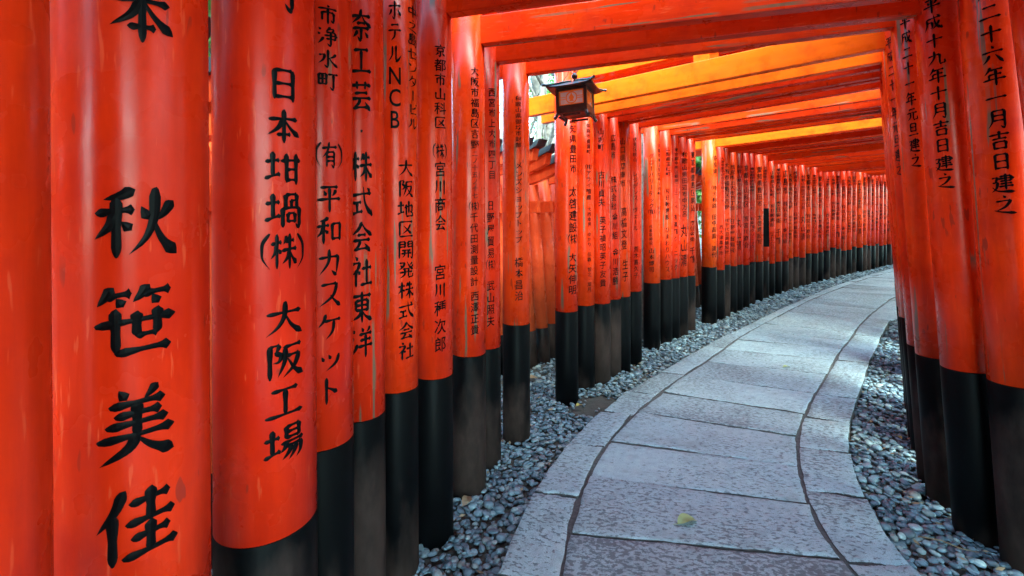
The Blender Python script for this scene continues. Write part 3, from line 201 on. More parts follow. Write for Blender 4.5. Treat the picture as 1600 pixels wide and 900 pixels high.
LABELS = [
 "unlettered torii nearest the camera, its orange pillar cut off by the left frame edge",
 "torii whose left pillar carries five huge black brush characters, the largest lettering",
 "torii with thick left pillar in bold lettering, bracketed character midway, black foot touching frame bottom",
 "torii whose left pillar has one large bracketed character above seven unbracketed ones",
 "torii with a raised dot between the large characters on its left pillar",
 "torii with three Latin capitals and a small second column on its left pillar",
 "torii just beyond the one with Latin capitals, lettered in one column of medium characters",
 "torii with a dark dot beside the small lettering on its left pillar",
 "torii on the slim left pillar squeezed just before the last pillar of the near group",
 "last torii of the near group, left pillar edge beside the gap with the lantern",
 "torii with sunlit yellow tie beam, first beyond the lantern gap",
 "second torii beyond the lantern gap, its left pillar in a long column of tiny characters",
 "third torii beyond the lantern gap, short place name over pairs of given names",
 "fourth torii beyond the lantern gap, narrow left pillar with closely packed characters",
 "fifth torii beyond the lantern gap, left pillar ending in two larger spaced characters",
 "sixth torii beyond the lantern gap, last before the slit with the grey post",
 "torii just beyond the grey post slit, left pillar with two unequal columns of lettering",
 "second torii beyond the grey post slit, rounded kana at the bottom of its lettering",
 "third torii beyond the grey post slit, middle of five",
 "fourth torii beyond the grey post slit, three large widely spaced characters low down",
 "fifth torii beyond the grey post slit, beside the opening showing green leaves",
 "bright orange torii with lit tie beam, first beyond the opening with green leaves",
 "second torii beyond the opening with green leaves, partly covered by the bright orange one",
 "third torii beyond the opening with green leaves",
 "fourth torii beyond the opening with green leaves",
 "fifth torii beyond the opening with green leaves",
 "sixth torii beyond the opening with green leaves",
 "seventh torii beyond the opening with green leaves",
 "torii just before the far one with the black plaque",
 "distant torii carrying the narrow black plaque on its left pillar",
 "distant torii in the dense finely lettered run beyond the black plaque",
]
TREE_LABELS = [
 "slim pale tree right behind the second row, its thin bare branches filling the lantern gap",
 "tall thin tree far up the slope, topmost branches in the lantern gap",
 "thick greenish trunk at the right side of the lantern gap",
 "thin pale tree left of the lantern gap on the slope",
 "green leafy tree filling the opening between the far pillar groups",
 "green leafy tree just left of the one in the far opening",
 "taller green tree behind the one in the far opening",
 "green tree beside the tunnel on the left, hidden by the near pillars",
 "green tree furthest left behind the near pillars",
 "tall green tree deep in the wood behind the second row",
 "tall green tree behind the far end of the tunnel",
 "green tree close behind the near right pillars",
 "green tree standing right of the tunnel bend",
 "green tree furthest right beyond the tunnel bend",
 "green tree behind the camera right of the path",
 "unseen dense green tree close behind the nearest left pillars, added to block sky light",
 "unseen dense green tree left of the path behind the camera, added to block sky light",
]

rng = np.random.default_rng(11)
random.seed(5)

# ------------------------------------------------------------------ helpers
def mesh_obj(name, verts, faces, mat, parent=None, smooth=True, uvs=None):
    me = bpy.data.meshes.new(name)
    me.from_pydata([tuple(v) for v in verts], [], [tuple(f) for f in faces])
    if smooth:
        me.polygons.foreach_set('use_smooth', np.ones(len(me.polygons), bool))
    if uvs is not None:
        uvl = me.uv_layers.new(name='UVMap')
        li = np.zeros(len(me.loops), np.int32); me.loops.foreach_get('vertex_index', li)
        uvl.data.foreach_set('uv', np.asarray(uvs, np.float32)[li].ravel())
    me.update()
    return link(name, me, mat, parent)

def link(name, me, mat, parent=None):
    if mat is not None and not me.materials:
        me.materials.append(mat)
    o = bpy.data.objects.new(name, me)
    col.objects.link(o)
    if parent is not None:
        o.parent = parent
    return o

def fast_mesh(name, V, F, mat, parent=None, smooth=True):
    """V (n,3) float array, F (m,k) int array with one k for all faces"""
    V = np.asarray(V, np.float32); F = np.asarray(F, np.int32)
    k = F.shape[1]
    me = bpy.data.meshes.new(name)
    me.vertices.add(len(V)); me.vertices.foreach_set('co', V.ravel())
    me.loops.add(F.size); me.loops.foreach_set('vertex_index', F.ravel())
    me.polygons.add(len(F)); me.polygons.foreach_set('loop_start', np.arange(0, F.size, k, dtype=np.int32))
    me.update(calc_edges=True)
    me.polygons.foreach_set('use_smooth', np.full(len(F), smooth))
    me.validate()
    return link(name, me, mat, parent)

def bm_obj(name, bm, mat, parent=None, smooth=False):
    me = bpy.data.meshes.new(name)
    bm.to_mesh(me); bm.free()
    if smooth:
        me.polygons.foreach_set('use_smooth', np.ones(len(me.polygons), bool))
    return link(name, me, mat, parent)

def add_box(bm, size, loc=(0, 0, 0), rot=None, bev=0.0, seg=2):
    t = bmesh.new()
    bmesh.ops.create_cube(t, size=1.0)
    bmesh.ops.scale(t, vec=size, verts=t.verts)
    if bev:
        bmesh.ops.bevel(t, geom=t.edges[:], offset=bev, segments=seg, affect='EDGES', profile=0.6)
    m = Matrix.Translation(loc) @ (rot.to_4x4() if rot is not None else Matrix.Identity(4))
    bmesh.ops.transform(t, matrix=m, verts=t.verts)
    me = bpy.data.meshes.new('t'); t.to_mesh(me); t.free(); bm.from_mesh(me); bpy.data.meshes.remove(me)

def tube_arrays(path, radii, n=8, cap=True):
    path = [Vector(p) for p in path]
    V, F = [], []
    up = Vector((0.13, 0.2, 1)).normalized()
    for i, p in enumerate(path):
        d = (path[min(i + 1, len(path) - 1)] - path[max(i - 1, 0)]).normalized()
        a = d.cross(up)
        if a.length < 1e-3: a = d.cross(Vector((1, 0, 0)))
        a.normalize(); b = d.cross(a)
        for k in range(n):
            t = 2 * math.pi * k / n
            V.append(p + radii[i] * (math.cos(t) * a + math.sin(t) * b))
    for i in range(len(path) - 1):
        for k in range(n):
            F.append((i * n + k, i * n + (k + 1) % n, (i + 1) * n + (k + 1) % n, (i + 1) * n + k))
    if cap:
        F.append(tuple(range(n))[::-1]); F.append(tuple((len(path) - 1) * n + k for k in range(n)))
    return V, F

def add_tube(bm, path, radii, n=8):
    V, F = tube_arrays(path, radii, n)
    vs_ = [bm.verts.new(v) for v in V]
    for f in F:
        try: bm.faces.new([vs_[i] for i in f])
        except ValueError: pass

def lathe(profile, n=64):
    V, F = [], []
    for r, z in profile:
        for k in range(n):
            t = 2 * math.pi * k / n
            V.append((r * math.cos(t), r * math.sin(t), z))
    for i in range(len(profile) - 1):
        for k in range(n):
            F.append((i * n + k, i * n + (k + 1) % n, (i + 1) * n + (k + 1) % n, (i + 1) * n + k))
    return V, F

def thing(name, label, cat, loc=(0, 0, 0), rz=0.0, group=None):
    o = bpy.data.objects.new(name, None)
    o.empty_display_size = 0.2
    col.objects.link(o)
    o.location = loc; o.rotation_euler = (0, 0, rz)
    return tag(o, label, cat, group)

def tag(o, label, cat, group=None):
    o['label'] = label; o['category'] = cat
    if group: o['group'] = group
    return o

def setting(o, kind='structure', label=None, cat=None):
    o['kind'] = kind
    if label: o['label'] = label
    if cat: o['category'] = cat
    return o

# ------------------------------------------------------------------ materials
def new_mat(name):
    m = bpy.data.materials.new(name); m.use_nodes = True
    nt = m.node_tree
    return m, nt, nt.nodes["Principled BSDF"]

def N(nt, typ, **kw):
    n = nt.nodes.new(typ)
    for k, v in kw.items():
        if k.startswith('i_'): n.inputs[k[2:].replace('_', ' ')].default_value = v
        else: setattr(n, k, v)
    return n

def ramp(nt, src, stops):
    r = nt.nodes.new('ShaderNodeValToRGB')
    e = r.color_ramp.elements
    e[0].position, e[0].color = stops[0][0], (*stops[0][1], 1)
    e[1].position, e[1].color = stops[-1][0], (*stops[-1][1], 1)
    for p, c in stops[1:-1]:
        k = e.new(p); k.color = (*c, 1)
    nt.links.new(src, r.inputs[0])
    return r

def mix(nt, fac, a, b, mode='MIX'):
    m = nt.nodes.new('ShaderNodeMix'); m.data_type = 'RGBA'; m.blend_type = mode
    for sock, v in ((m.inputs[0], fac), (m.inputs[6], a), (m.inputs[7], b)):
        if hasattr(v, 'is_output') or hasattr(v, 'links'): nt.links.new(v, sock)
        elif isinstance(v, tuple): sock.default_value = (*v, 1)
        else: sock.default_value = v
    return m.outputs[2]

def math_n(nt, op, a, b=None):
    m = nt.nodes.new('ShaderNodeMath'); m.operation = op
    for i, v in ((0, a), (1, b)):
        if v is None: continue
        if hasattr(v, 'links'): nt.links.new(v, m.inputs[i])
        else: m.inputs[i].default_value = v
    return m.outputs[0]

def coords(nt, scale=(1, 1, 1), offset_by_object=True):
    tc = nt.nodes.new('ShaderNodeTexCoord')
    oi = nt.nodes.new('ShaderNodeObjectInfo')
    add = nt.nodes.new('ShaderNodeVectorMath'); add.operation = 'ADD'
    nt.links.new(tc.outputs['Object'], add.inputs[0])
    if offset_by_object:
        sc = nt.nodes.new('ShaderNodeVectorMath'); sc.operation = 'SCALE'
        cmb = nt.nodes.new('ShaderNodeCombineXYZ')
        for k in range(3): nt.links.new(oi.outputs['Random'], cmb.inputs[k])
        nt.links.new(cmb.outputs[0], sc.inputs[0]); sc.inputs['Scale'].default_value = 37.0
        nt.links.new(sc.outputs[0], add.inputs[1])
    mp = nt.nodes.new('ShaderNodeMapping'); mp.inputs['Scale'].default_value = scale
    nt.links.new(add.outputs[0], mp.inputs[0])
    return mp.outputs[0], oi, tc

def noise(nt, vec, scale, detail=4, rough=0.55):
    n = N(nt, 'ShaderNodeTexNoise'); n.inputs['Scale'].default_value = scale
    n.inputs['Detail'].default_value = detail; n.inputs['Roughness'].default_value = rough
    nt.links.new(vec, n.inputs['Vector'])
    return n.outputs['Fac']

def bump(nt, h, strength, dist, normal=None):
    b = nt.nodes.new('ShaderNodeBump'); b.inputs['Strength'].default_value = strength
    b.inputs['Distance'].default_value = dist
    nt.links.new(h, b.inputs['Height'])
    if normal is not None: nt.links.new(normal, b.inputs['Normal'])
    return b.outputs[0]

def vermilion(name, axis='z', wear=True, base=((0.45, 0.009, 0.003), (0.66, 0.027, 0.004), (0.76, 0.068, 0.006))):
    m, nt, P = new_mat(name)
    st = {'z': (1, 1, 0.12), 'x': (0.12, 1, 1)}[axis]
    v, oi, tc = coords(nt, st)
    vi, _, _ = coords(nt, (1, 1, 1))
    n1 = noise(nt, v, 5.0, 5)
    n2 = noise(nt, vi, 3.2, 4)
    f = math_n(nt, 'ADD', math_n(nt, 'MULTIPLY', n1, 0.45), math_n(nt, 'MULTIPLY', n2, 0.40))
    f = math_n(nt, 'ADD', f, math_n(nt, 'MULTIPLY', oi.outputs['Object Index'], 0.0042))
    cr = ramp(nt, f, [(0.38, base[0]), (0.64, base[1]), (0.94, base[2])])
    c = cr.outputs[0]
    rough = 0.34
    nrm = None
    fine = noise(nt, v, 42.0, 6, 0.65)
    blot = noise(nt, vi, 8.0, 5, 0.65)
    c = mix(nt, ramp(nt, blot, [(0.50, (0,) * 3), (0.68, (0.45,) * 3)]).outputs[0], c, (0.42, 0.008, 0.006))
    hair = noise(nt, v, 130.0, 2, 0.5)
    c = mix(nt, ramp(nt, hair, [(0.66, (0,) * 3), (0.70, (0.35,) * 3)]).outputs[0], c, (0.80, 0.13, 0.05))
    c = mix(nt, ramp(nt, fine, [(0.42, (0.22,) * 3), (0.60, (0,) * 3)]).outputs[0], c, tuple(x * .62 for x in base[0]))
    st_n = noise(nt, v, 2.3, 4, 0.6)
    c = mix(nt, ramp(nt, st_n, [(0.57, (0,) * 3), (0.72, (0.40,) * 3)]).outputs[0], c, (0.36, 0.008, 0.006))
    if wear:
        # thin lengthwise cracks and rubbed patches where bare grey wood shows
        st2 = {'z': (1, 1, 0.035), 'x': (0.035, 1, 1)}[axis]
        v2, _, _ = coords(nt, st2)
        k = noise(nt, v2, 55.0, 2, 0.4)
        gate = noise(nt, vi, 2.6, 2)
        k2 = math_n(nt, 'MULTIPLY', ramp(nt, k, [(0.612, (0, 0, 0)), (0.632, (1, 1, 1))]).outputs[0],
                    ramp(nt, gate, [(0.485, (0, 0, 0)), (0.545, (1, 1, 1))]).outputs[0])
        c = mix(nt, k2, c, (0.20, 0.105, 0.065))
        # short dark scratches, any direction
        v3, _, _ = coords(nt, (1.0, 1.0, 0.22))
        w = noise(nt, v3, 75.0, 1, 0.3)
        g3 = noise(nt, vi, 7.0, 2)
        sc = math_n(nt, 'MULTIPLY', ramp(nt, w, [(0.68, (0, 0, 0)), (0.70, (1, 1, 1))]).outputs[0],
                    ramp(nt, g3, [(0.55, (0, 0, 0)), (0.60, (1, 1, 1))]).outputs[0])
        c = mix(nt, math_n(nt, 'MULTIPLY', sc, 0.7), c, (0.22, 0.02, 0.012))
        nrm = bump(nt, k2, -0.5, 0.002)
    nrm = bump(nt, fine, 0.20, 0.002, nrm)
    nrm = bump(nt, n2, 0.16, 0.02, nrm)
    nt.links.new(c, P.inputs['Base Color'])
    rr = ramp(nt, noise(nt, vi, 9.0, 4), [(0.3, (0.20,) * 3), (0.7, (0.38,) * 3)])
    nt.links.new(rr.outputs[0], P.inputs['Roughness'])
    nt.links.new(nrm, P.inputs['Normal'])
    P.inputs['Specular IOR Level'].default_value = 0.17
    P.inputs['Coat Weight'].default_value = 0.02
    P.inputs['Coat Roughness'].default_value = 0.16
    return m

def black_foot():
    m, nt, P = new_mat('black_foot_paint')
    v, oi, tc = coords(nt, (1, 1, 0.4))
    sep = nt.nodes.new('ShaderNodeSeparateXYZ'); nt.links.new(tc.outputs['Object'], sep.inputs[0])
    n1 = noise(nt, v, 8.0, 5, 0.6)
    n2 = noise(nt, v, 30.0, 4, 0.6)
    # mud splashed from the ground: fades out by knee height, with a ragged upper edge and some bare black patches
    hgt = math_n(nt, 'SUBTRACT', 0.16, sep.outputs[2])
    hgt = math_n(nt, 'ADD', hgt, math_n(nt, 'MULTIPLY', math_n(nt, 'SUBTRACT', n1, 0.5), 0.95))
    hgt = math_n(nt, 'ADD', hgt, math_n(nt, 'MULTIPLY', math_n(nt, 'SUBTRACT', oi.outputs['Random'], 0.42), 0.75))
    mud = ramp(nt, hgt, [(0.0, (0, 0, 0)), (0.24, (1, 1, 1))])
    dust = mix(nt, n2, (0.010, 0.0065, 0.0055), (0.056, 0.036, 0.031))
    c = mix(nt, math_n(nt, 'MULTIPLY', mud.outputs[0], 0.85), (0.0018, 0.0018, 0.0022), dust)
    nt.links.new(c, P.inputs['Base Color'])
    rr = mix(nt, mud.outputs[0], (0.46, 0.46, 0.46), (0.72, 0.72, 0.72))
    P.inputs['Specular IOR Level'].default_value = 0.05
    nt.links.new(rr, P.inputs['Roughness'])
    nt.links.new(bump(nt, n2, 0.15, 0.002), P.inputs['Normal'])
    return m

def simple(name, colr, rough=0.5, metal=0.0, var=0.0, scale=20.0, bmp=0.0):
    m, nt, P = new_mat(name)
    P.inputs['Base Color'].default_value = (*colr, 1)
    P.inputs['Roughness'].default_value = rough
    P.inputs['Metallic'].default_value = metal
    if var or bmp:
        v, oi, tc = coords(nt)
        n = noise(nt, v, scale, 5)
        if var:
            lo = tuple(x * (1 - var) for x in colr); hi = tuple(min(1, x * (1 + var)) for x in colr)
            nt.links.new(ramp(nt, n, [(0.3, lo), (0.7, hi)]).outputs[0], P.inputs['Base Color'])
        if bmp: nt.links.new(bump(nt, n, bmp, 0.01), P.inputs['Normal'])
    return m

def stone():
    m, nt, P = new_mat('granite_slab')
    uv = nt.nodes.new('ShaderNodeUVMap'); uv.uv_map = 'UVMap'
    geo = nt.nodes.new('ShaderNodeNewGeometry')
    # chisel pits: short dashes lying across the path, different on each slab
    off = nt.nodes.new('ShaderNodeCombineXYZ')
    r7 = math_n(nt, 'MULTIPLY', geo.outputs['Random Per Island'], 53.0)
    nt.links.new(r7, off.inputs[0]); nt.links.new(r7, off.inputs[1])
    add = nt.nodes.new('ShaderNodeVectorMath'); add.operation = 'ADD'
    nt.links.new(uv.outputs[0], add.inputs[0]); nt.links.new(off.outputs[0], add.inputs[1])
    v = add.outputs[0]
    mp = nt.nodes.new('ShaderNodeMapping'); mp.inputs['Scale'].default_value = (1.0, 1.9, 1.0)
    nt.links.new(v, mp.inputs[0])
    pit = noise(nt, mp.outputs[0], 40.0, 4, 0.6)
    big = noise(nt, v, 2.2, 3)
    th = math_n(nt, 'ADD', pit, math_n(nt, 'MULTIPLY', math_n(nt, 'SUBTRACT', big, 0.5), 0.35))
    th = math_n(nt, 'ADD', th, math_n(nt, 'MULTIPLY', math_n(nt, 'SUBTRACT', geo.outputs['Random Per Island'], 0.5), 0.09))
    th = math_n(nt, 'ADD', th, math_n(nt, 'MULTIPLY', math_n(nt, 'SUBTRACT', noise(nt, v, 110.0, 3, 0.6), 0.5), 0.28))
    pits = ramp(nt, th, [(0.52, (0, 0, 0)), (0.585, (1, 1, 1))])
    grain = noise(nt, v, 260.0, 3, 0.7)
    mid = noise(nt, v, 24.0, 4, 0.6)
    tone = ramp(nt, grain, [(0.30, (0.145, 0.182, 0.205)), (0.52, (0.264, 0.332, 0.350)), (0.72, (0.43, 0.495, 0.515))]).outputs[0]
    tone = mix(nt, ramp(nt, mid, [(0.35, (0, 0, 0)), (0.7, (0.45,) * 3)]).outputs[0], tone, (0.17, 0.185, 0.22))
    pk = ramp(nt, noise(nt, v, 1.3, 3), [(0.5, (0, 0, 0)), (0.75, (0.18,) * 3)])
    tone = mix(nt, pk.outputs[0], tone, (0.265, 0.28, 0.30))
    shade = math_n(nt, 'MULTIPLY', geo.outputs['Random Per Island'], 0.28)
    tone = mix(nt, shade, tone, (0.17, 0.19, 0.215))
    stain = ramp(nt, noise(nt, v, 5.5, 5, 0.65), [(0.52, (0,) * 3), (0.66, (0.40,) * 3)])
    tone = mix(nt, stain.outputs[0], tone, (0.105, 0.12, 0.125))
    c = mix(nt, math_n(nt, 'MULTIPLY', pits.outputs[0], 0.80), tone, (0.050, 0.058, 0.070))
    nt.links.new(c, P.inputs['Base Color'])
    h = math_n(nt, 'ADD', math_n(nt, 'MULTIPLY', pits.outputs[0], -1.0), math_n(nt, 'MULTIPLY', grain, 0.18))
    h = math_n(nt, 'ADD', h, math_n(nt, 'MULTIPLY', mid, 0.7))
    nt.links.new(bump(nt, h, 0.55, 0.006), P.inputs['Normal'])
    rr = ramp(nt, mid, [(0.3, (0.42,) * 3), (0.7, (0.66,) * 3)])
    nt.links.new(rr.outputs[0], P.inputs['Roughness'])
    return m

def pebble_mat():
    m, nt, P = new_mat('river_pebble')
    geo = nt.nodes.new('ShaderNodeNewGeometry')
    r = geo.outputs['Random Per Island']
    cr = ramp(nt, r, [(0.0, (0.034, 0.050, 0.064)), (0.35, (0.078, 0.110, 0.138)), (0.62, (0.115, 0.158, 0.190)),
                      (0.80, (0.18, 0.24, 0.265)), (0.90, (0.125, 0.135, 0.128)), (1.0, (0.29, 0.36, 0.37))])
    v, _, _ = coords(nt, (1, 1, 1), False)
    n = noise(nt, v, 140.0, 3)
    c = mix(nt, ramp(nt, n, [(0.35, (0.35,) * 3), (0.65, (0,) * 3)]).outputs[0], cr.outputs[0], (0.045, 0.050, 0.058))
    nt.links.new(c, P.inputs['Base Color'])
    rr = ramp(nt, math_n(nt, 'FRACT', math_n(nt, 'MULTIPLY', r, 17.3)), [(0.0, (0.30,) * 3), (1.0, (0.55,) * 3)])
    nt.links.new(rr.outputs[0], P.inputs['Roughness'])
    nt.links.new(bump(nt, n, 0.15, 0.003), P.inputs['Normal'])
    return m

def soil_mat():
    m, nt, P = new_mat('soil')
    v, _, _ = coords(nt, (1, 1, 1), False)
    n = noise(nt, v, 1.1, 6, 0.65); n2 = noise(nt, v, 30.0, 5, 0.7)
    a = ramp(nt, n, [(0.3, (0.030, 0.026, 0.022)), (0.6, (0.058, 0.050, 0.042)), (0.8, (0.045, 0.055, 0.028))]).outputs[0]
    c = mix(nt, ramp(nt, n2, [(0.3, (0.6,) * 3), (0.7, (0,) * 3)]).outputs[0], a, (0.022, 0.020, 0.019))
    nt.links.new(c, P.inputs['Base Color'])
    P.inputs['Roughness'].default_value = 0.9
    nt.links.new(bump(nt, n2, 0.6, 0.02), P.inputs['Normal'])
    return m

def leaf_mat(name, a, b, trans=0.35):
    m, nt, P = new_mat(name)
    geo = nt.nodes.new('ShaderNodeNewGeometry')
    c = ramp(nt, geo.outputs['Random Per Island'], [(0.0, a), (1.0, b)]).outputs[0]
    nt.links.new(c, P.inputs['Base Color'])
    P.inputs['Roughness'].default_value = 0.5
    tr = nt.nodes.new('ShaderNodeBsdfTranslucent'); nt.links.new(c, tr.inputs[0])
    mx = nt.nodes.new('ShaderNodeMixShader'); mx.inputs[0].default_value = trans
    nt.links.new(P.outputs[0], mx.inputs[1]); nt.links.new(tr.outputs[0], mx.inputs[2])
    nt.links.new(mx.outputs[0], nt.nodes['Material Output'].inputs[0])
    return m

M = {
    'red': vermilion('vermilion_pillar', 'z'),
    'beam': vermilion('vermilion_beam', 'x'),
    'orange': vermilion('orange_pillar', 'z', base=((0.66, 0.035, 0.004), (0.76, 0.07, 0.006), (0.82, 0.11, 0.009))),  # lighter, more orange red for the pillars of one gate
    'sunlit_beam': vermilion('sunlit_orange_beam', 'x', wear=False, base=((0.78, 0.095, 0.006), (0.85, 0.14, 0.008), (0.90, 0.18, 0.012))),  # sunlight falling on the beams is painted into this yellower base
    'red_small': vermilion('vermilion_small_torii', 'z', wear=False, base=((0.80, 0.10, 0.03), (0.86, 0.16, 0.05), (0.90, 0.23, 0.08))),
    'foot': black_foot(),
    'ink': simple('black_lacquer_lettering', (0.002, 0.002, 0.0025), 0.38),
    'cap': simple('black_roof_cap', (0.035, 0.04, 0.048), 0.5, 0, 0.4, 14, 0.2),
    'stone': stone(),
    'joint': simple('dark_joint', (0.055, 0.05, 0.05), 0.9, 0, 0.4, 60, 0.5),
    'pebble': pebble_mat(),
    'soil': soil_mat(),
    'iron': simple('black_iron', (0.020, 0.018, 0.018), 0.38, 0.0, 0.5, 40, 0.15),
    'lattice': simple('orange_lattice', (0.85, 0.24, 0.03), 0.45),
    'panel': simple('grey_lantern_panel', (0.66, 0.62, 0.68), 0.22, 0, 0.3, 9),
    'bark': simple('bark', (0.16, 0.135, 0.11), 0.9, 0, 0.45, 16, 0.8),
    'greywood': simple('weathered_wood', (0.20, 0.185, 0.175), 0.85, 0, 0.4, 26, 0.5),
    'leaf': leaf_mat('tree_leaves', (0.06, 0.13, 0.025), (0.14, 0.24, 0.05)),
    'leaf2': leaf_mat('pale_leaves', (0.07, 0.13, 0.035), (0.15, 0.22, 0.07), 0.45),
    'litter': leaf_mat('dry_litter', (0.09, 0.055, 0.03), (0.20, 0.14, 0.08), 0.1),
    'fallen': leaf_mat('fallen_leaf', (0.27, 0.31, 0.13), (0.27, 0.31, 0.13), 0.2),
    'fallen_y': leaf_mat('yellow_leaf', (0.36, 0.27, 0.07), (0.36, 0.27, 0.07), 0.2),
}

# ------------------------------------------------------------------ ground
def curve(k):
    p = np.array(CURVES[k]); s = np.r_[0, np.cumsum(np.hypot(*np.diff(p, axis=0).T))]
    return p, s
def at(k, s):
    p, S = curve(k)
    return np.stack([np.interp(s, S, p[:, 0]), np.interp(s, S, p[:, 1])], -1)

ROW2_A, ROW2_D = np.array([0.19, 4.02]), np.array([math.cos(R(44.5)), math.sin(R(44.5))])
ROW2_N = np.array([-ROW2_D[1], ROW2_D[0]])
def ground_z(x, y):
    """flat by the path, a wooded bank rising behind the second row of torii"""
    d = (x - ROW2_A[0]) * ROW2_N[0] + (y - ROW2_A[1]) * ROW2_N[1]
    t = np.clip((d - 3.0) / 22.0, 0, 1)
    return -0.045 + 5.5 * t * t * (3 - 2 * t) + 0.10 * np.sin(x * .9 + 1) * np.sin(y * .8) * np.clip((d - 2.6) / 3, 0, 1)
g = np.sinh(np.linspace(-5.2, 5.2, 160)); g = g / g.max() * 600
gx, gy = np.meshgrid(g + 2, g + 4, indexing='ij')
gz = ground_z(gx, gy)
n_ = len(g)
ii = np.arange(n_ * n_).reshape(n_, n_)
F = np.stack([ii[:-1, :-1], ii[1:, :-1], ii[1:, 1:], ii[:-1, 1:]], -1).reshape(-1, 4)
gobj = fast_mesh('ground', np.stack([gx, gy, gz], -1).reshape(-1, 3), F, M['soil'])
setting(gobj)

# ------------------------------------------------------------------ stone path
def build_path():
    V, F, UV, SIDE = [], [], [], []
    def slab(ka, kb, j0, j1, gap, top, seed):
        rg = np.random.default_rng(seed)
        near = at(ka, j0[0])[1] < 4
        nu, nv = (26, 14) if near else (12, 7)
        p00, p10 = at(ka, j0[0]), at(kb, j0[1]); p01 = at(ka, j1[0])
        wid = np.hypot(*(p10 - p00)); ln = max(.1, np.hypot(*(p01 - p00)))
        gu, gv = gap[0] / wid, gap[1] / ln
        us = np.r_[gu, gu + .004 / wid, np.linspace(gu + .03 / wid, 1 - gu - .03 / wid, nu), 1 - gu - .004 / wid, 1 - gu]
        vs_ = np.r_[gv, gv + .004 / ln, np.linspace(gv + .03 / ln, 1 - gv - .03 / ln, nv), 1 - gv - .004 / ln, 1 - gv]
        du = np.cumsum(rg.normal(0, .0018, (4, 80)), 1)
        base = len(V)
        tilt = rg.normal(0, .0014, 2); tz = top + rg.normal(0, .0015)
        nU, nV = len(us), len(vs_)
        for i, u in enumerate(us):
            for j, v in enumerate(vs_):
                a = at(ka, j0[0] + (j1[0] - j0[0]) * v); b = at(kb, j0[1] + (j1[1] - j0[1]) * v)
                q = a + (b - a) * u
                t = (at(ka, j1[0]) - at(ka, j0[0])) / ln; nn = (b - a) / np.hypot(*(b - a))
                # uneven arrises
                e = 0.0
                if j < 2: q = q + t * (du[0, i] - du[0, :nU].mean()) * 1.0
                if j > nV - 3: q = q + t * (du[1, i] - du[1, :nU].mean())
                if i < 2: q = q + nn * (du[2, j] - du[2, :nV].mean())
                if i > nU - 3: q = q + nn * (du[3, j] - du[3, :nV].mean())
                z = tz + tilt[0] * (u - .5) * 2 + tilt[1] * (v - .5) * 2 + rg.normal(0, .0006)
                edge = (i in (0, nU - 1)) or (j in (0, nV - 1))
                if edge: z -= .0015 + abs(rg.normal(0, .0008))
                V.append((q[0], q[1], z)); UV.append((u * wid, j0[0] + (j1[0] - j0[0]) * v))
        idx = lambda i, j: base + i * nV + j
        for i in range(nU - 1):
            for j in range(nV - 1):
                F.append((idx(i, j), idx(i + 1, j), idx(i + 1, j + 1), idx(i, j + 1)))
        loop = [idx(i, 0) for i in range(nU)] + [idx(nU - 1, j) for j in range(1, nV)] + [idx(i, nV - 1) for i in range(nU - 2, -1, -1)] + [idx(0, j) for j in range(nV - 2, 0, -1)]
        b0 = len(V)
        for k in loop:
            V.append((V[k][0], V[k][1], -.09)); UV.append(UV[k])
        for k in loop: V.append(V[k]); UV.append(UV[k])     # own rim, so the top's shading stays flat up to the arris
        nl = len(loop)
        for k in range(nl):
            k2 = (k + 1) % nl
            SIDE.append(len(F)); F.append((b0 + nl + k, b0 + k, b0 + k2, b0 + nl + k2))
    sd_ = 0
    for ka, kb, J, gap in (('LE', 'LJ', JOINTS_LEFT, (.009, .006)), ('LJ', 'RJ', JOINTS_MID, (.009, .006)), ('RJ', 'RE', JOINTS_RIGHT, (.008, .006))):
        for k in range(len(J) - 1):
            sd_ += 1
            slab(ka, kb, J[k], J[k + 1], gap, 0.0, sd_)
    o = mesh_obj('path', V, F, M['stone'], uvs=UV)
    setting(o)
    o.data.polygons.foreach_set('use_smooth', np.ones(len(o.data.polygons), bool))
    o.data.materials.append(M['joint'])     # packed dirt on the hidden sides of the slabs
    mi = np.zeros(len(F), np.int32); mi[SIDE] = 1
    o.data.polygons.foreach_set('material_index', mi)
    # bedding under the slabs: what shows dark in the joints
    V, F = [], []
    L_, S = curve('LE'); 
    for s in np.linspace(0, 1, 120):
        a = at('LE', s * curve('LE')[1][-1]); b = at('RE', s * curve('RE')[1][-1])
        d = (b - a) / np.hypot(*(b - a)) * .03
        V += [(*(a + d), -.008), (*(b - d), -.008)]
    for k in range(119): F.append((2 * k, 2 * k + 1, 2 * k + 3, 2 * k + 2))
    setting(mesh_obj('path_bedding', V, F, M['joint']))
build_path()

